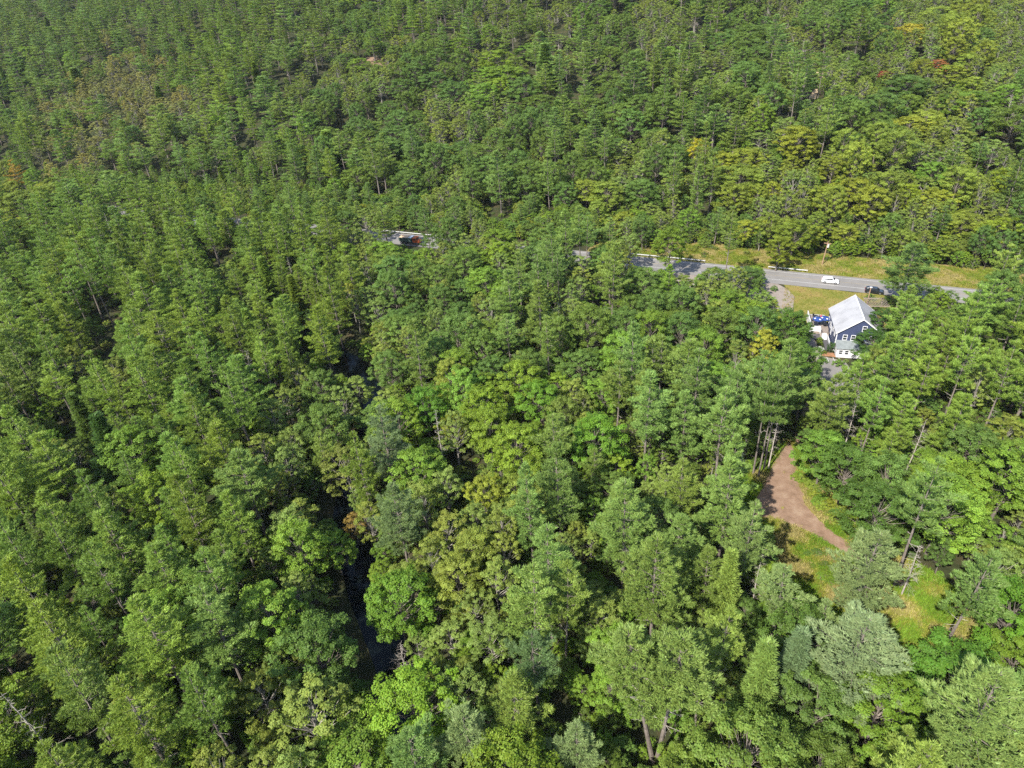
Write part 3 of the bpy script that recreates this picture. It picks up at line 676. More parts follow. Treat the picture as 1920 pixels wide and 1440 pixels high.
#@@BUILD
# ------------------------------------------------------------------ build the trees: the largest in view as objects, the rest as one mass per kind
CAP = {'pine_tree': 300, 'maple_tree': 300, 'oak_tree': 300, 'birch_tree': 300, 'fir_tree': 300, 'dead_tree': 300}
LM = [(485, 690, 'pale bare dead tree'), (665, 985, 'brown stream bush'), (695, 1310, 'dark stream pool'), (645, 1130, 'shaded stream bend'), (620, 950, 'small dark water patch'), (1430, 655, 'yellow tree'), (1600, 600, 'blue house'), (1540, 597, 'blue parasols'), (1550, 700, 'parking bays'),
      (1555, 527, 'white car'), (1636, 552, 'black car'), (1705, 495, 'tall roadside pine'), (770, 452, 'orange truck'), (710, 437, 'left guardrail'), (1245, 487, 'middle guardrail'), (1480, 507, 'short guardrail'), (1545, 470, 'pole with transformer'), (1480, 835, 'top of the dirt path'),
      (1470, 930, 'widest dirt path stretch'), (1590, 1030, 'narrow dirt path end'), (1370, 890, 'grey snag by the path'), (1420, 850, 'row of long bare trunks'), (1612, 1215, 'broad pale forked pine'), (1765, 1150, 'right half of the meadow'), (1520, 1080, 'left half of the meadow'),
      (1728, 1000, 'slanting bare trunks'), (1235, 1370, 'two thick bare trunks'), (775, 1330, 'brightest green maple'), (600, 1240, 'dark oak by the stream'), (855, 1070, 'golden grove'), (905, 770, 'bright yellow-green maple'), (850, 715, 'yellowish grove maple'), (195, 830, 'dark pointed fir'),
      (200, 600, 'deep shadow gap'), (30, 325, 'orange-tinged pine'), (1308, 282, 'small golden hillside tree'), (1705, 68, 'golden tree high up'), (1660, 147, 'small red tree'), (1520, 180, 'sandy track'), (1430, 95, 'hillside shed'), (1880, 240, 'bare grey hillside tree'), (700, 118, 'bare earth patch'),
      (15, 955, 'brown branch tangle'), (120, 1400, 'long pale trunk'), (0, 0, 'upper left corner'), (1920, 0, 'upper right corner'), (0, 1440, 'lower left corner'), (1920, 1440, 'lower right corner'), (660, 620, 'head of the dark ravine'), (1045, 640, 'pale snag below the road'),
      (1800, 700, 'slender bleached snag'), (1580, 820, 'stubby dead tree'), (1110, 830, 'vivid green maple'), (130, 170, 'brownish grove'), (1855, 1345, 'broad light pine'), (1175, 965, 'large round pine'), (720, 810, 'pine with broken limb'), (1640, 965, 'wide dark oak'), (1870, 440, 'yellow-green roadside maple'), (660, 562, 'small yellow-green tree')]
DIRS = ['right of', 'lower right of', 'below', 'lower left of', 'left of', 'upper left of', 'above', 'upper right of']
GRADE = {}
def describe(t, nm, used, look=None):
    cat = CATG[nm].replace(' tree', '')
    u, v = t['u'], t['v']
    lum = sum(t['tint']); base = sum(TINT[t['code']])
    sh = 'pale' if lum > base*1.08 else ('deep' if lum < base*.92 else '')
    wd = 'slim' if t['r'] < (3.9 if cat == 'pine' else 3.2) else ('broad' if t['r'] > 5.2 else '')
    sz = 'small' if t['h'] < 9 else ('tall' if t['h'] > (21.5 if cat == 'pine' else 15) else '')
    look = look or ' '.join(x for x in (sz, wd, sh, 'bare' if nm == 'dead_tree' else WORD[t['code']], 'dead tree' if nm == 'dead_tree' else cat) if x)
    for far in (0, 1):
        for (du, lu, lv, ln) in sorted((math.hypot(lu-u, lv-v), lu, lv, ln) for lu, lv, ln in LM):
            if du < 25: continue
            if du > (420 if far == 0 else 3000): break
            dr = DIRS[int(((atan2(v-lv, u-lu)+pi/8) % (2*pi))/(pi/4)) % 8]
            q = 'just' if du < 90 else ('a little' if du < 170 else ('some way' if du < 280 else 'far'))
            lab = '%s %s %s the %s' % (look, q, dr, ln)
            if lab not in used and len(lab.replace('-', ' ').split()) < 16: return lab
    return look
for t in TREES:
    u, v, d = t['u'], t['v'], t['d']
    t['in'] = -40 < u < 1960 and -20 < v < 1500 and d > 10
    t['size'] = t['r']*t['h']**.5/d*(1 if t['in'] else .2)+(10 if (t['hero'] and t['in']) else 0)
    if not t['hero'] and t['h'] < 9: t['size'] *= .35
count = {}
rest = {}
used = set()
for t in sorted(TREES, key=lambda q: -q['size']):
    nm = NAME[t['kind']]
    if t['in'] and count.get(nm, 0) < CAP.get(nm, 300):
        count[nm] = count.get(nm, 0)+1
        cr, tk, ph, pr = PROTO[t['kind']][t['var']]
        cat = CATG[nm]
        lab = t['label']
        if not lab:
            lab = describe(t, nm, used)
        used.add(lab)
        root = thing(nm, lab, cat, (t['x'], t['y'], t['z']), t['rot'], '%ss of the forest' % cat)
        root.rotation_euler = (t['lean'][0], t['lean'][1], t['rot'])
        root.scale = (t['r']/pr, t['r']/pr, t['h']/ph)
        link(bpy.data.objects.new('bare_crown' if nm == 'dead_tree' else 'crown', cr), root)['tint'] = t['tint']
        link(bpy.data.objects.new('trunk', tk), root)
    else:
        rest.setdefault(nm, []).append(t)
tw = thing('pine_tree', 'tall pine with two thick bare grey trunks from one foot, bottom edge', 'pine tree', (*TWIN, terr(*TWIN)-.2), 0, 'pine trees of the forest')
for q, (lx, ly, vr) in enumerate(((-.150, -.03, 0), (.055, .0, 1))):
    cr, tk, ph, pr = TWINP[q]
    for nm, me in (('crown', cr), ('trunk', tk)):
        o = link(bpy.data.objects.new(nm, me), tw); o.rotation_euler = (ly, lx, 0); o.location = (lx*2.2, 0, 0)
        if nm == 'crown': o['tint'] = (.15, .215, .045)
STUFFN = {'pine_tree': 'pine_forest', 'maple_tree': 'maple_forest', 'oak_tree': 'oak_forest', 'birch_tree': 'birch_thicket', 'fir_tree': 'fir_forest', 'dead_tree': 'dead_trees'}
for nm, L_ in rest.items():
    keys = sorted({(t['kind'], t['var']) for t in L_}); protos = [merged(*k) for k in keys]
    scatter(STUFFN[nm], protos, [(t['x'], t['y'], t['z'], t['rot'], t['r']/PROTO[t['kind']][t['var']][3], t['h']/PROTO[t['kind']][t['var']][2], keys.index((t['kind'], t['var'])), t['tint']) for t in L_],
            'mass of %ss farther off and between the nearer trees' % CATG[nm])
print('TREES', len(TREES), count, {k: len(v) for k, v in rest.items()})
# low growth on the forest floor
pts = []
for _ in range(9000):
    y = rnd.uniform(12, 300); x = rnd.uniform(-1, 1)*(y*.85+25); c = x*RN[0]+y*RN[1]
    if forbidden(x, y, .5) and seg_d(x, y, STREAM) > 4.4 or seg_d(x, y, STREAM) < 4.6: continue
    s = rnd.uniform(.25, .8); pts.append((x, y, terr(x, y)-.1, rnd.uniform(0, 6.3), s, s*rnd.uniform(.5, .9), rnd.randrange(3), tint(rnd.choice('otm'))))
scatter('undergrowth', [merged('shrub', i) for i in range(3)], pts, 'low leafy undergrowth covering the forest floor')

# ------------------------------------------------------------------ house, deck and yard (own frame: +y along the ridge away from the camera, +x to the right)
M_NAVY = plain('navy_siding', (.040, .052, .105), .6, var=.15, scale=1.5)
M_WHITE = plain('white_trim', (.62, .62, .63), .5, var=.06)
M_ROOF = ramp_mat('roof_shingle', [(.3, (.21, .21, .22)), (.5, (.29, .29, .30)), (.7, (.33, .33, .34))], .35, bump=.15)
M_ROOF2 = plain('porch_roof', (.17, .19, .19), .7, var=.15, scale=1.0)
M_GLASS = plain('dark_glass', (.02, .025, .03), .08, var=0, spec=.6)
M_DECK = plain('deck_boards', (.20, .165, .14), .8, var=.2)
M_BLACK = plain('black_metal', (.015, .015, .018), .5, var=.1)
M_RED = plain('red_cloth', (.50, .03, .06), .8, var=.1)
M_BLUE = plain('blue_cloth', (.012, .04, .17), .7, var=.15)
M_WOOD = plain('weathered_wood', (.26, .21, .17), .9, var=.3, scale=4)
M_WOODB = plain('brown_wood', (.30, .19, .12), .9, var=.2, scale=4)
M_STONE = plain('grey_stone', (.33, .32, .31), .9, var=.3, scale=2)
M_TYRE = plain('tyre', (.018, .018, .018), .9, var=.1)
M_RIM = plain('rim', (.35, .35, .36), .35, metal=.7, var=.05)
M_STEEL = plain('galvanised_steel', (.50, .50, .48), .5, metal=.2, var=.12)
RZ = HOUSE_PHI-pi/2
def hw(x, y): return (HOUSE_C[0]+x*cos(RZ)-y*sin(RZ), HOUSE_C[1]+x*sin(RZ)+y*cos(RZ))
house = thing('house', 'navy blue house with a light grey gabled roof beside the road', 'house', (*HOUSE_C, 0), RZ)
E_, R_, G = 5.33, 9.17, .35
m = MB(); m.add([(-5, -6, 0), (5, -6, 0), (5, 6, 0), (-5, 6, 0), (-5, -6, E_-.1), (5, -6, E_-.1), (5, 6, E_-.1), (-5, 6, E_-.1), (0, -6, R_-.1), (0, 6, R_-.1)],
    [(3, 2, 1, 0), (0, 1, 5, 8, 4), (2, 3, 7, 9, 6), (1, 2, 6, 5), (3, 0, 4, 7)]); m.obj('wall', M_NAVY, house)
m = MB(); sl_ = (R_-E_)/5
for sgn in (-1, 1):
    x0, x1 = 0, sgn*(5+G); z0, z1 = R_, E_-sl_*G
    p = [(x0, -6-G, z0), (x1, -6-G, z1), (x1, 6+G, z1), (x0, 6+G, z0)]
    q = [(a, b, c+.16) for a, b, c in p]
    if sgn < 0: p = p[::-1]; q = q[::-1]
    m.hexa(p+q)
roof = m.obj('roof', M_ROOF, house)
m = MB()
for yy in (-6-G-.05, 6+G):
    for sgn in (-1, 1):
        a = (0, yy, R_-.12); b = (sgn*(5+G), yy, E_-sl_*G-.12)
        P = [a, b, (b[0], b[1]+.05, b[2]), (a[0], a[1]+.05, a[2])]; Q = [(x, y, z+.30) for x, y, z in P]
        if sgn < 0: P = P[::-1]; Q = Q[::-1]
        m.hexa(P+Q)
m.obj('rake_trim', M_WHITE, roof)
m = MB(); m.box(-.12, .12, -6-G, 6+G, R_+.12, R_+.22); m.obj('ridge_cap', M_WHITE, roof)
m = MB(); m.box(-5.05, -4.85, -6.04, -5.9, 0, E_-.3); m.obj('corner_board', M_WHITE, house)
m = MB(); m.box(4.85, 5.05, -6.04, -5.9, 0, E_-.3); m.obj('corner_board', M_WHITE, house)
def window(x, y, z, wd, ht, face, parent):
    """face: 'f' near gable, 'l' left wall"""
    fr, pn = MB(), MB(); t = .11
    def bx(mb, a0, a1, z0, z1, d0, d1):
        if face == 'f': mb.box(a0, a1, y-d1, y-d0, z0, z1)
        else: mb.box(x-d1, x-d0, a0, a1, z0, z1)
    c = x if face == 'f' else y
    bx(fr, c-wd/2-t, c-wd/2, z-ht/2-t, z+ht/2+t, 0, .07); bx(fr, c+wd/2, c+wd/2+t, z-ht/2-t, z+ht/2+t, 0, .07)
    bx(fr, c-wd/2, c+wd/2, z+ht/2, z+ht/2+t, 0, .07); bx(fr, c-wd/2, c+wd/2, z-ht/2-t, z-ht/2, 0, .07); bx(fr, c-wd/2, c+wd/2, z-.05, z+.05, 0, .06)
    bx(pn, c-wd/2, c+wd/2, z-ht/2, z+ht/2, .005, .03)
    f = fr.obj('window', M_WHITE, parent); pn.obj('pane', M_GLASS, f)
for (x, z) in ((-3.1, 4.05), (-1.3, 4.05), (.7, 6.6), (2.6, 4.05)): window(x, -6, z, .80, 1.25, 'f', house)
for y in (-1.5, -3.8): window(-5, y, 3.9, .8, 1.2, 'l', house)
for y in (8.0-6, 4.6): window(-5, y, 3.0, .9, 1.3, 'l', house)
m = MB(); m.box(-5.06, -5.0, -.2, .9, 1.35, 3.5); d = m.obj('door', M_WHITE, house); m = MB(); m.tube([(-5.12, .7, 2.4), (-5.12, .7, 2.55)], .03, 6); m.obj('handle', M_BLACK, d)
m = MB(); m.box(-4.75, 4.8, -8.6, -6.02, 0, 2.45); m.obj('porch_wall', M_WHITE, house)
m = MB(); m.hexa([(-5, -8.95, 2.46), (5.05, -8.95, 2.46), (5.05, -6.02, 3.15), (-5, -6.02, 3.15), (-5, -8.95, 2.58), (5.05, -8.95, 2.58), (5.05, -6.02, 3.27), (-5, -6.02, 3.27)]); m.obj('porch_roof', M_ROOF2, house)
for x in (-3.9, -2.6, -.6, 1.8): window(x, -8.6, 1.45, .75, 1.0, 'f', house)
# deck
deck = thing('deck', 'raised deck with white outer walls on the left side of the blue house', 'deck', (*HOUSE_C, 0), RZ)
m = MB(); m.box(-9.2, -5.08, 2.4, 10.2, 1.1, 1.3); m.box(-7.1, -5.1, .9, 2.4, 1.1, 1.29); m.obj('floor', M_DECK, deck)
m = MB(); m.box(-9.35, -9.2, 2.3, 10.3, 0, 2.35); m.box(-9.2, -7.1, 2.25, 2.39, .75, 2.2); m.box(-7.2, -7.1, 1.2, 2.25, .6, 2.0); m.box(-9.2, -5.1, 10.2, 10.32, 0, 1.3); m.obj('side_wall', M_WHITE, deck)
m = MB(); m.box(-9.2, -7.1, 2.27, 2.37, 0, .74); m.box(-7.18, -5.15, .92, 1.0, 0, 1.08); m.obj('skirting', M_WOOD, deck)
m = MB()
for i in range(5): m.box(-6.85, -5.75, .9-.30*(i+1), .9-.30*i, 0, 1.1-.2*i)
m.obj('steps', M_WHITE, deck)
m = MB(); m.box(-5.5, -5.38, -3.6, .9, 0, .8); m.obj('ramp_wall', M_WHITE, deck)
for (x, y0, y1, z) in ((-9.12, 2.4, 10.2, 2.36), (-7.0, -.6, .9, 2.0), (-5.5, -.6, .9, 2.0)):
    m = MB(); m.tube([(x, y0, z+.12), (x, y1, z+.12)], .035, 6); k = int((y1-y0)/1.1)+2
    for i in range(k): yy = y0+(y1-y0)*i/(k-1); m.tube([(x, yy, z-.9), (x, yy, z+.12)], .03, 6)
    m.obj('railing', M_BLACK, deck)
def parasol(x, y, z, lab, mat, folded=False):
    wx, wy = hw(x, y); t = thing('parasol', lab, 'parasol', (wx, wy, z), RZ)
    m = MB(); m.tube([(0, 0, 0), (0, 0, 2.3)], .03, 8); m.obj('pole', M_WHITE, t)
    m = MB(); m.cyl((0, 0, .05), (0, 0, 1), .25, .1); m.obj('base', M_BLACK, t)
    if folded:
        m = MB(); m.tube([(0, 0, .75), (0, 0, .95), (0, 0, 1.7), (0, 0, 2.3), (0, 0, 2.45)], [.26, .30, .22, .12, .03], 10); m.obj('canopy', mat, t); return
    V = [(0, 0, 2.42)]; F = []; r = 1.32
    for k, (rr, zz) in enumerate(((r*.55, 2.2), (r, 1.93), (r, 1.78))):
        for i in range(8): a = 2*pi*i/8; V.append((rr*cos(a), rr*sin(a), zz))
    for i in range(8):
        j = (i+1) % 8; F += [(0, 1+i, 1+j), (1+i, 9+i, 9+j, 1+j), (9+i, 17+i, 17+j, 9+j)]
    c = bpy.data.objects.new('canopy', mesh_np('canopy', V, F, mat)); link(c, t); sm = c.modifiers.new('cloth', 'SOLIDIFY'); sm.thickness = .02
    m = MB()
    for i in range(0, 8, 2):
        a = 2*pi*(i+.5)/8; q = r*.70*cos(pi/8); dx, dy = cos(a), sin(a); z0 = 2.16; px, py = q*dx, q*dy
        m.add([(px+dx*.16-dy*.2, py+dy*.16+dx*.2, z0-.075), (px-dx*.16-dy*.2, py-dy*.16+dx*.2, z0+.06), (px-dx*.16+dy*.2, py-dy*.16-dx*.2, z0+.06), (px+dx*.16+dy*.2, py+dy*.16-dx*.2, z0-.075)], [(0, 1, 2, 3)])
    e = m.obj('emblem', M_WHITE, c); e.location.z = .03
parasol(-7.7, 4.3, 1.3, 'blue parasol with white marks at the outer edge of the deck', M_BLUE)
parasol(-5.95, 4.9, 1.3, 'blue parasol with white marks next to the house wall', M_BLUE)
parasol(-6.85, 5.6, 1.3, 'red folded parasol between the two blue parasols', M_RED, True)
def table(x, y, lab):
    wx, wy = hw(x, y); t = thing('table', lab, 'table', (wx, wy, 1.3), RZ, 'tables on the deck')
    m = MB(); m.cyl((0, 0, .74), (0, 0, 1), .55, .05); m.obj('tabletop', M_BLACK, t)
    for a in (0, 1.57, 3.14, 4.71): m = MB(); m.tube([(.1*cos(a), .1*sin(a), .72), (.38*cos(a), .38*sin(a), 0)], .025, 6); m.obj('leg', M_BLACK, t)
def chair(x, y, rz, lab):
    wx, wy = hw(x, y); t = thing('chair', lab, 'chair', (wx, wy, 1.3), RZ+rz, 'chairs on the deck')
    m = MB(); m.box(-.22, .22, -.22, .22, .43, .47); m.obj('seat', M_BLACK, t)
    m = MB(); m.box(-.22, .22, .19, .23, .47, .92); m.obj('backrest', M_BLACK, t)
    for a, b in ((-.2, -.2), (.2, -.2), (-.2, .2), (.2, .2)): m = MB(); m.tube([(a, b, 0), (a, b, .43)], .02, 5); m.obj('leg', M_BLACK, t)
table(-8.1, 3.6, 'black table under the outer blue parasol'); table(-5.9, 4.0, 'black table under the blue parasol nearest the house'); table(-7.6, 8.2, 'black table at the road end of the deck')
for i, (x, y, a, l) in enumerate(((-8.0, 8.9, .2, 'black chair at the road side of the far deck table'), (-6.8, 8.3, -1.5, 'black chair on the house side of the far deck table'), (-8.5, 6.3, 1.5, 'black chair along the outer deck wall'), (-5.9, 7.6, -1.4, 'black chair against the house wall on the deck'))): chair(x, y, a, l)
# yard plants and stones
def plant(name, kd, x, y, h, r, tn, lab, cat, var=0, world=False, group=None):
    wx, wy = (x, y) if world else hw(x, y); cr, tk, ph, pr = PROTO[kd][var]
    t = thing(name, lab, cat, (wx, wy, terr(wx, wy)-.05), rnd.uniform(0, 6.3), group); t.scale = (r/pr, r/pr, h/ph)
    link(bpy.data.objects.new('crown', cr), t)['tint'] = tn; link(bpy.data.objects.new('trunk', tk), t)
plant('shrub', 'shrub', -5.3, -5.4, 2.4, 1.25, (.04, .085, .018), 'round clipped dark green bush at the near corner of the blue house', 'shrub')
plant('shrub', 'shrub', -7.2, -1.6, 1.0, .8, (.13, .19, .02), 'light green hedge bush between the two dark walkways', 'shrub', 1)
plant('shrub', 'shrub', -7.5, -2.8, .9, .7, (.12, .18, .02), 'low light green hedge bush nearest the grey stones', 'shrub', 2)
plant('shrub', 'shrub', -7.3, -7.6, .8, .7, (.13, .17, .02), 'small yellow-green bush in the orange mulch bed', 'shrub', 2)
M_MULCH = plain('orange_mulch', (.24, .12, .06), .95, var=.3, scale=3)
sheet('mulch_bed', [hw(-8, -8.6), hw(-4.8, -8.9), hw(-4.9, -6.9), hw(-7.4, -7.0)], M_MULCH, .12, .8, .1)
for i, (x, y, r) in enumerate(((-7.9, -5.0, .55), (-7.3, -5.5, .5), (-8.3, -6.0, .5), (-7.5, -6.3, .45))):
    R = np.random.RandomState(i); bm_v = unit(R.normal(size=(26, 3)))*np.array([1, .8, .6])*r*R.uniform(.85, 1.1, (26, 1))
    import bmesh
    bm = bmesh.new(); [bm.verts.new(v) for v in bm_v]; bmesh.ops.convex_hull(bm, input=bm.verts); me = bpy.data.meshes.new('boulder'); bm.to_mesh(me); bm.free(); me.materials.append(M_STONE)
    o = link(bpy.data.objects.new('boulder', me)); wx, wy = hw(x, y); o.location = (wx, wy, r*.35+.08)
    tag(o, ('grey boulder nearest the dark walkway', 'grey boulder nearest the round clipped bush', 'grey boulder farthest left by the parking bays', 'grey boulder beside the orange mulch bed')[i], 'boulder', 'boulders by the parking bays')
V = []; F = []
for (x0, y0, x1, y1) in ((-6.75, -9.0, -6.55, -11.4), (-5.4, -8.9, -5.2, -11.2), (-4.1, -8.9, -3.9, -11.1)):
    b = len(V)
    for (x, y) in ((x0-.06, y0), (x0+.06, y0), (x1+.06, y1), (x1-.06, y1)): wx, wy = hw(x, y); V.append((wx, wy, .092))
    F.append([b, b+3, b+2, b+1])
setting('parking_bay_lines', V, F, M_PAINT)
V = [(*hw(x, y), .092) for x, y in ((-7.98, -9.3), (-7.84, -9.3), (-7.8, -11.5), (-7.94, -11.5))]; setting('yellow_bay_line', V, [[0, 3, 2, 1]], M_YELLOWP)
# pergola and pale platform behind the house
pg = thing('pergola', 'weathered grey wooden pergola behind the blue house beside a brown post', 'pergola', (*hw(8.2, 17.0), 0), RZ+.1)
for x in (-2.2, 2.2):
    for y in (-2.2, 2.2): m = MB(); m.box(x-.08, x+.08, y-.08, y+.08, 0, 2.3); m.obj('post', M_WOOD, pg)
m = MB(); m.box(-2.6, 2.6, -2.28, -2.16, 2.3, 2.48); m.box(-2.6, 2.6, 2.16, 2.28, 2.3, 2.48); m.obj('beam', M_WOOD, pg)
m = MB()
for i in range(14): x = -2.5+i*.385; m.box(x-.03, x+.03, -2.7, 2.7, 2.485, 2.60)
m.obj('rafters', M_WOOD, pg)
pl = thing('platform', 'pale weathered wooden platform right of the pergola behind the house', 'platform', (*hw(12.5, 13.5), 0), RZ)
m = MB()
for i in range(18): m.box(-2.6+i*.29, -2.6+i*.29+.26, -1.6, 1.6, .42, .46)
m.obj('boards', M_STONE, pl); m = MB(); m.box(-2.6, 2.6, -1.6, 1.6, 0, .415); m.obj('base', M_WOOD, pl)
# poles
def pole(p, h, lab, mat, arm=True, tank=False, lean=0):
    t = thing('utility_pole', lab, 'pole', (p[0], p[1], terr(*p)), .45); t.rotation_euler = (0, lean, -.42)
    m = MB(); m.tube([(0, 0, -.3), (0, 0, h)], [.16, .11], 10); m.obj('post', mat, t)
    if arm: m = MB(); m.box(-1.0, 1.0, -.07, .07, h-.75, h-.6); m.obj('crossarm', M_WOODB, t)
    if tank: m = MB(); m.cyl((.35, 0, h-1.4), (0, 0, 1), .27, .95); m.obj('transformer', M_STEEL, t)
    return t
pole(at(1541, 497), 7.6, 'brown utility pole with a white transformer on the grass verge beyond the road', M_WOODB, True, True, .05)
pt = pole(at(1625, 571), 5.0, 'brown post rising behind the grey roof beside the dark car', M_WOODB, False)
m = MB(); m.box(-.3, .3, -.18, .18, 5.0, 5.16); m.obj('lamp_head', M_WHITE, pt)
pole(at(1517, 167), 8.5, 'pale pole beside the sandy track on the hillside', M_BARK2, False)
# guardrails
def guardrail(c, t0, t1, lab):
    x, y = rp(c, (t0+t1)/2); g = thing('guardrail', lab, 'guardrail', (x, y, 0), atan2(RD[1], RD[0]), 'guardrails on the far side of the road'); hl = (t1-t0)/2
    pr = [(.05, .50), (-.03, .55), (-.03, .60), (.05, .65), (-.03, .70), (-.03, .75), (.05, .80)]
    V, F = [], []
    for xx in (-hl, hl):
        for (a, b) in pr: V.append((xx, a-.05, b))
    for i in range(6): F.append((i, 7+i, 8+i, i+1))
    o = bpy.data.objects.new('rail', mesh_np('rail', V, F, M_STEEL)); link(o, g); sm = o.modifiers.new('gauge', 'SOLIDIFY'); sm.thickness = .02
    k = max(2, int((t1-t0)/1.9)+1); base = MB(); base.box(-.06, .06, .0, .14, -.1, .78); me = base.mesh('post', M_WOOD)
    for i in range(k): q = bpy.data.objects.new('post', me); link(q, g); q.location.x = -hl+.1+(2*hl-.2)*i/(k-1)
guardrail(202.9, -144, -113, 'pale guardrail beside the orange dump truck at the far left of the road'); guardrail(203.4, -46, -22, 'pale guardrail left of the dark green tree, middle of the road'); guardrail(203.5, -3.5, 7.5, 'short pale guardrail left of the white car')
# cars
def car(p, rz, col, lab, name='car', L=4.65, Wd=1.85, Hh=1.68, glossy=.25):
    paint = plain(name+'_paint', col, glossy, var=.03, coat=.6, spec=.5)
    t = thing(name, lab, 'car', (p[0], p[1], .10), rz, 'cars on the road')
    k = L/4.65
    side = [(-2.3, .55), (-2.32, .95), (-2.2, 1.08), (-.0, 1.10), (1.25, 1.0), (2.0, .88), (2.28, .70), (2.3, .45), (2.1, .28), (-2.15, .28)]
    def extr(prof, ws, mb):
        n = len(prof); V = []
        for sgn in (-1, 1):
            for (x, z) in prof: V.append((x*k, sgn*ws(z), z*Hh/1.68))
        F = [list(range(n))[::-1] if False else list(range(n)), list(range(n, 2*n))[::-1]]
        for i in range(n): j = (i+1) % n; F.append([i, n+i, n+j, j])
        mb.add(V, F)
    m = MB(); extr(side, lambda z: Wd/2-(.10 if z < .4 else (.06 if z > .98 else 0)), m); m.obj('body', paint, t, bevel=.07)
    cab = [(-2.12, 1.06), (-1.95, 1.50), (-1.5, 1.64), (.2, 1.66), (.55, 1.58), (1.22, 1.03)]
    m = MB(); extr(cab, lambda z: Wd/2-.10-(z-1.05)*.30, m); m.obj('roof', paint, t, bevel=.05)
    def pane(pts): mm = MB(); mm.add(pts, [(0, 1, 2, 3)]); o = mm.obj('window', M_GLASS, t); s_ = o.modifiers.new('pane', 'SOLIDIFY'); s_.thickness = .02; s_.offset = 0
    zc = Hh/1.68; f = lambda z: Wd/2-.10-(z-1.05)*.30+.012
    for sgn in (-1, 1): pane([(-1.9*k, sgn*f(1.14), 1.14*zc), (.92*k, sgn*f(1.14), 1.14*zc), (.48*k, sgn*f(1.5), 1.5*zc), (-1.75*k, sgn*f(1.46), 1.46*zc)])
    pane([(1.20*k, -.72, 1.075*zc), (1.20*k, .72, 1.075*zc), (.62*k, .62, 1.56*zc), (.62*k, -.62, 1.56*zc)]); pane([(-2.125*k, -.70, 1.14*zc), (-2.125*k, .70, 1.14*zc), (-1.985*k, .62, 1.47*zc), (-1.985*k, -.62, 1.47*zc)])
    for x in (-1.4, 1.42):
        for sgn in (-1, 1):
            m = MB(); m.cyl((x*k, sgn*(Wd/2-.09), .35), (0, 1, 0), .35, .22, 20); wo_ = m.obj('wheel', M_TYRE, t)
            m = MB(); m.cyl((x*k, sgn*(Wd/2+.01), .35), (0, 1, 0), .20, .04, 14); m.obj('rim', M_RIM, wo_)
    for sgn in (-1, 1):
        m = MB(); m.box(2.16*k, 2.31*k, sgn*.62-.2, sgn*.62+.2, .66, .80); m.obj('headlight', M_GLASS, t)
        m = MB(); m.box(-2.34*k, -2.24*k, sgn*.70-.12, sgn*.70+.12, .80, 1.02); m.obj('taillight', M_RED, t)
AZ = atan2(RD[1], RD[0])
car(rp(197.7, 13.7), AZ, (.72, .73, .74), 'white estate car driving right on the road')
car(rp(193.9, 24.9), AZ-.03, (.012, .014, .018), 'black car at the near road edge left of the tall pine', L=4.8)
# dump truck
tx = at(770, 457); tr = thing('dump_truck', 'orange dump truck with a pale load on the far left of the road', 'truck', (tx[0], tx[1], .1), AZ)
M_ORANGE = plain('truck_orange', (.38, .09, .03), .35, var=.05); M_TGREEN = plain('truck_bed_green', (.05, .08, .065), .6, var=.2); M_LOAD = plain('sand_load', (.52, .36, .22), .95, var=.2, scale=2, bump=.4)
m = MB(); m.box(-3.6, 3.4, -.45, .45, .55, .85); m.obj('chassis', M_BLACK, tr)
m = MB(); m.hexa([(-3.8, -1.2, .95), (1.2, -1.2, .95), (1.2, 1.2, .95), (-3.8, 1.2, .95), (-3.9, -1.25, 2.3), (1.3, -1.25, 2.5), (1.3, 1.25, 2.5), (-3.9, 1.25, 2.3)]); m.obj('dump_bed', M_TGREEN, tr, bevel=.04)
V = []; F = []; R = np.random.RandomState(3)
for i in range(9):
    for j in range(6): x = -3.75+i*.48; y = -1.12+j*.45; V.append((x, y, 2.36+.35*sin(pi*i/8)*sin(pi*j/5)+R.uniform(0, .05)))
for i in range(8):
    for j in range(5): F.append((i*6+j, (i+1)*6+j, (i+1)*6+j+1, i*6+j+1))
link(bpy.data.objects.new('load', mesh_np('load', V, F, M_LOAD)), tr)
m = MB(); m.box(.15, 1.25, -1.22, 1.22, 2.52, 2.62); m.obj('tarp_roll', M_WHITE, tr)
m = MB(); m.box(1.5, 3.0, -1.15, 1.15, .9, 2.6); m.box(3.0, 4.2, -1.0, 1.0, .8, 1.75); m.obj('cab', M_ORANGE, tr, bevel=.08)
m = MB(); m.box(2.98, 3.03, -1.0, 1.0, 1.8, 2.45); m.obj('windshield', M_GLASS, tr)
for sgn in (-1, 1): m = MB(); m.box(1.9, 2.8, sgn*1.155-.01, sgn*1.155+.01, 1.75, 2.4); m.obj('side_window', M_GLASS, tr)
for x in (-2.9, -1.6, 3.2):
    for sgn in (-1, 1):
        m = MB(); m.cyl((x, sgn*1.05, .52), (0, 1, 0), .52, .35, 20); wh = m.obj('wheel', M_TYRE, tr); m = MB(); m.cyl((x, sgn*1.23, .52), (0, 1, 0), .26, .04, 12); m.obj('rim', M_RIM, wh)
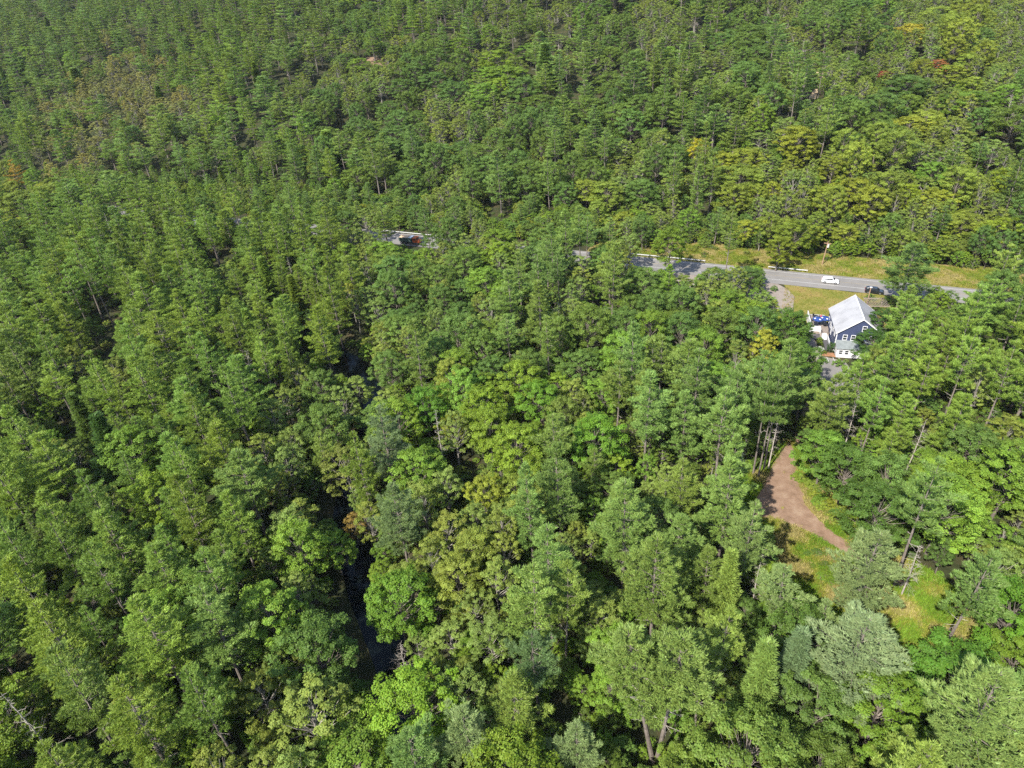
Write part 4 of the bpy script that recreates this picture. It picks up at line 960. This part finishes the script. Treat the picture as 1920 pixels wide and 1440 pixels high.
# small shed high on the hillside
sx = at(1430, 98); sh = thing('shed', 'tan shed with a grey roof among trees high on the hillside', 'shed', (*sx, terr(*sx)), .3)
m = MB(); m.add([(-3, -2.2, -.5), (3, -2.2, -.5), (3, 2.2, -.5), (-3, 2.2, -.5), (-3, -2.2, 3.4), (3, -2.2, 3.4), (3, 2.2, 3.4), (-3, 2.2, 3.4), (-3, 0, 5), (3, 0, 5)], [(0, 1, 5, 4), (2, 3, 7, 6), (1, 2, 6, 9, 5), (3, 0, 4, 8, 7)]); m.obj('wall', plain('tan_wall', (.42, .33, .19), .8), sh)
m = MB()
for sgn in (-1, 1):
    P = [(-3.3, 0, 5.02), (3.3, 0, 5.02), (3.3, sgn*2.6, 3.15), (-3.3, sgn*2.6, 3.15)]; P = P if sgn > 0 else P[::-1]; m.hexa(P+[(a, b, c+.12) for a, b, c in P])
m.obj('roof', M_ROOF2, sh)
sheet('bare_earth', [at(*p) for p in ((672, 112), (690, 108), (738, 118), (742, 125), (712, 122), (700, 132), (688, 128))], M_DIRT, .3, 2, .4)
# ------------------------------------------------------------------ bushes at the path and the verge
def bush_label(base, u, v, r):
    lab = describe(dict(u=u, v=v, tint=(0, 0, 0), code='y', r=3, h=2), 'shrub', used, (('small ' if r < .85 else '')+('large ' if r > 1.1 else '')+base))
    used.add(lab); return lab
k = 0
for (poly, n, cols, base, lo, hi) in (([(1484, 862), (1500, 868), (1530, 915), (1605, 985), (1618, 1008), (1590, 1000), (1520, 940), (1496, 900)], 46, 'yym', 'yellow-green bush', .6, 1.3),
        ([(1180, 470), (1260, 462), (1420, 470), (1420, 484), (1310, 484), (1190, 478)], 24, 'yyt', 'low golden green bush', .6, 1.3),
        ([(1440, 486), (1540, 484), (1640, 474), (1640, 480), (1540, 492), (1440, 493)], 16, 'yto', 'low green roadside bush', .6, 1.2),
        ([(1495, 1020), (1550, 1040), (1590, 1080), (1550, 1100), (1500, 1060)], 12, 'om', 'low green meadow bush', .5, 1.0)):
    x0, x1 = min(p[0] for p in poly), max(p[0] for p in poly); y0, y1 = min(p[1] for p in poly), max(p[1] for p in poly); got = 0
    while got < n:
        u, v = rnd.uniform(x0, x1), rnd.uniform(y0, y1)
        if not inside(u, v, poly): continue
        p = at(u, v); r = rnd.uniform(lo, hi); got += 1
        plant('shrub', 'shrub', p[0], p[1], r*rnd.uniform(.8, 1.2), r, tuple(a*(.95 if base[0] == 'y' else .8) for a in tint(rnd.choice(cols))), bush_label(base, u, v, r), 'shrub', rnd.randrange(3), True, 'bushes at the edge of the open ground')
# grass and weeds
def tuft(seed, h, n, sp):
    R = np.random.RandomState(seed); P = np.stack([R.normal(0, sp, n), R.normal(0, sp, n), np.zeros(n)], 1)
    D = unit(np.stack([R.normal(0, .45, n), R.normal(0, .45, n), np.ones(n)], 1))
    V = blades(P, D, R.uniform(.5, 1, n)*h, R.uniform(.02, .045, n), R)
    return bpy.data.objects.new('tuft', mesh_np('tuft', V, np.arange(3*n).reshape(-1, 3), M_LEAF, fv=R.rand(n)))
def field(x, y):
    return sin(x*.31+1)*sin(y*.27+2)+.6*sin(x*.83+y*.5)+.5*sin(y*.9-x*.4)
pts = []
def grow(n, test, cols, sc):
    got = 0
    while got < n:
        x, y = test(); f = field(x, y)+rnd.gauss(0, .35); c = cols[0] if f > .25 else (cols[1] if f > -.35 else cols[2]); k_ = rnd.uniform(.8, 1.2); s_ = rnd.uniform(.6, 1.3)*sc
        pts.append((x, y, terr(x, y)+.04, rnd.uniform(0, 6.3), s_, s_*rnd.uniform(.7, 1.1), rnd.randrange(3), tuple(q*k_ for q in c))); got += 1
GC = ((.15, .25, .022), (.27, .28, .045), (.36, .31, .12))
bx0, bx1 = min(p[0] for p in CLEAR), max(p[0] for p in CLEAR); by0, by1 = min(p[1] for p in CLEAR), max(p[1] for p in CLEAR)
def t_clear():
    while True:
        x, y = rnd.uniform(bx0, bx1), rnd.uniform(by0, by1)
        if inside(x, y, CLEAR) and not (inside(x, y, PATH) and rnd.random() < .995): return x, y
def t_verge():
    return rp(203.6+rnd.random()**1.1*14, rnd.uniform(-58, 100))
def t_lawn():
    while True:
        x, y = rp(rnd.uniform(158, 193), rnd.uniform(2, 38)); dx, dy = x-HOUSE_C[0], y-HOUSE_C[1]; l = dx*cos(HOUSE_PHI)+dy*sin(HOUSE_PHI)
        if l > 11 and c_ok(x, y): return x, y
def c_ok(x, y): return x*RN[0]+y*RN[1] < 193
grow(9000, t_clear, GC, 1.0); grow(9000, t_verge, ((.17, .22, .025), (.25, .24, .045), (.33, .28, .11)), 1.0); grow(3000, t_lawn, ((.18, .21, .03), (.25, .23, .055), (.33, .25, .10)), .45)
scatter('meadow_grass', [tuft(1, .5, 40, .22), tuft(2, .4, 40, .3), tuft(3, .7, 30, .2)], pts, 'long green, yellow and straw coloured grass and weeds')

# ------------------------------------------------------------------ haze
hz, t_, N_, L_ = newmat('haze')
pv = N_.new('ShaderNodeVolumePrincipled'); pv.inputs['Color'].default_value = (.82, .90, 1.0, 1); pv.inputs['Density'].default_value = .00004; pv.inputs['Anisotropy'].default_value = .2
oo = N_.new('ShaderNodeOutputMaterial'); L_.new(pv.outputs[0], oo.inputs['Volume'])
m = MB(); m.box(-640, 640, -80, 780, -7, 150); hb = m.obj('haze', hz); hb['kind'] = 'stuff'
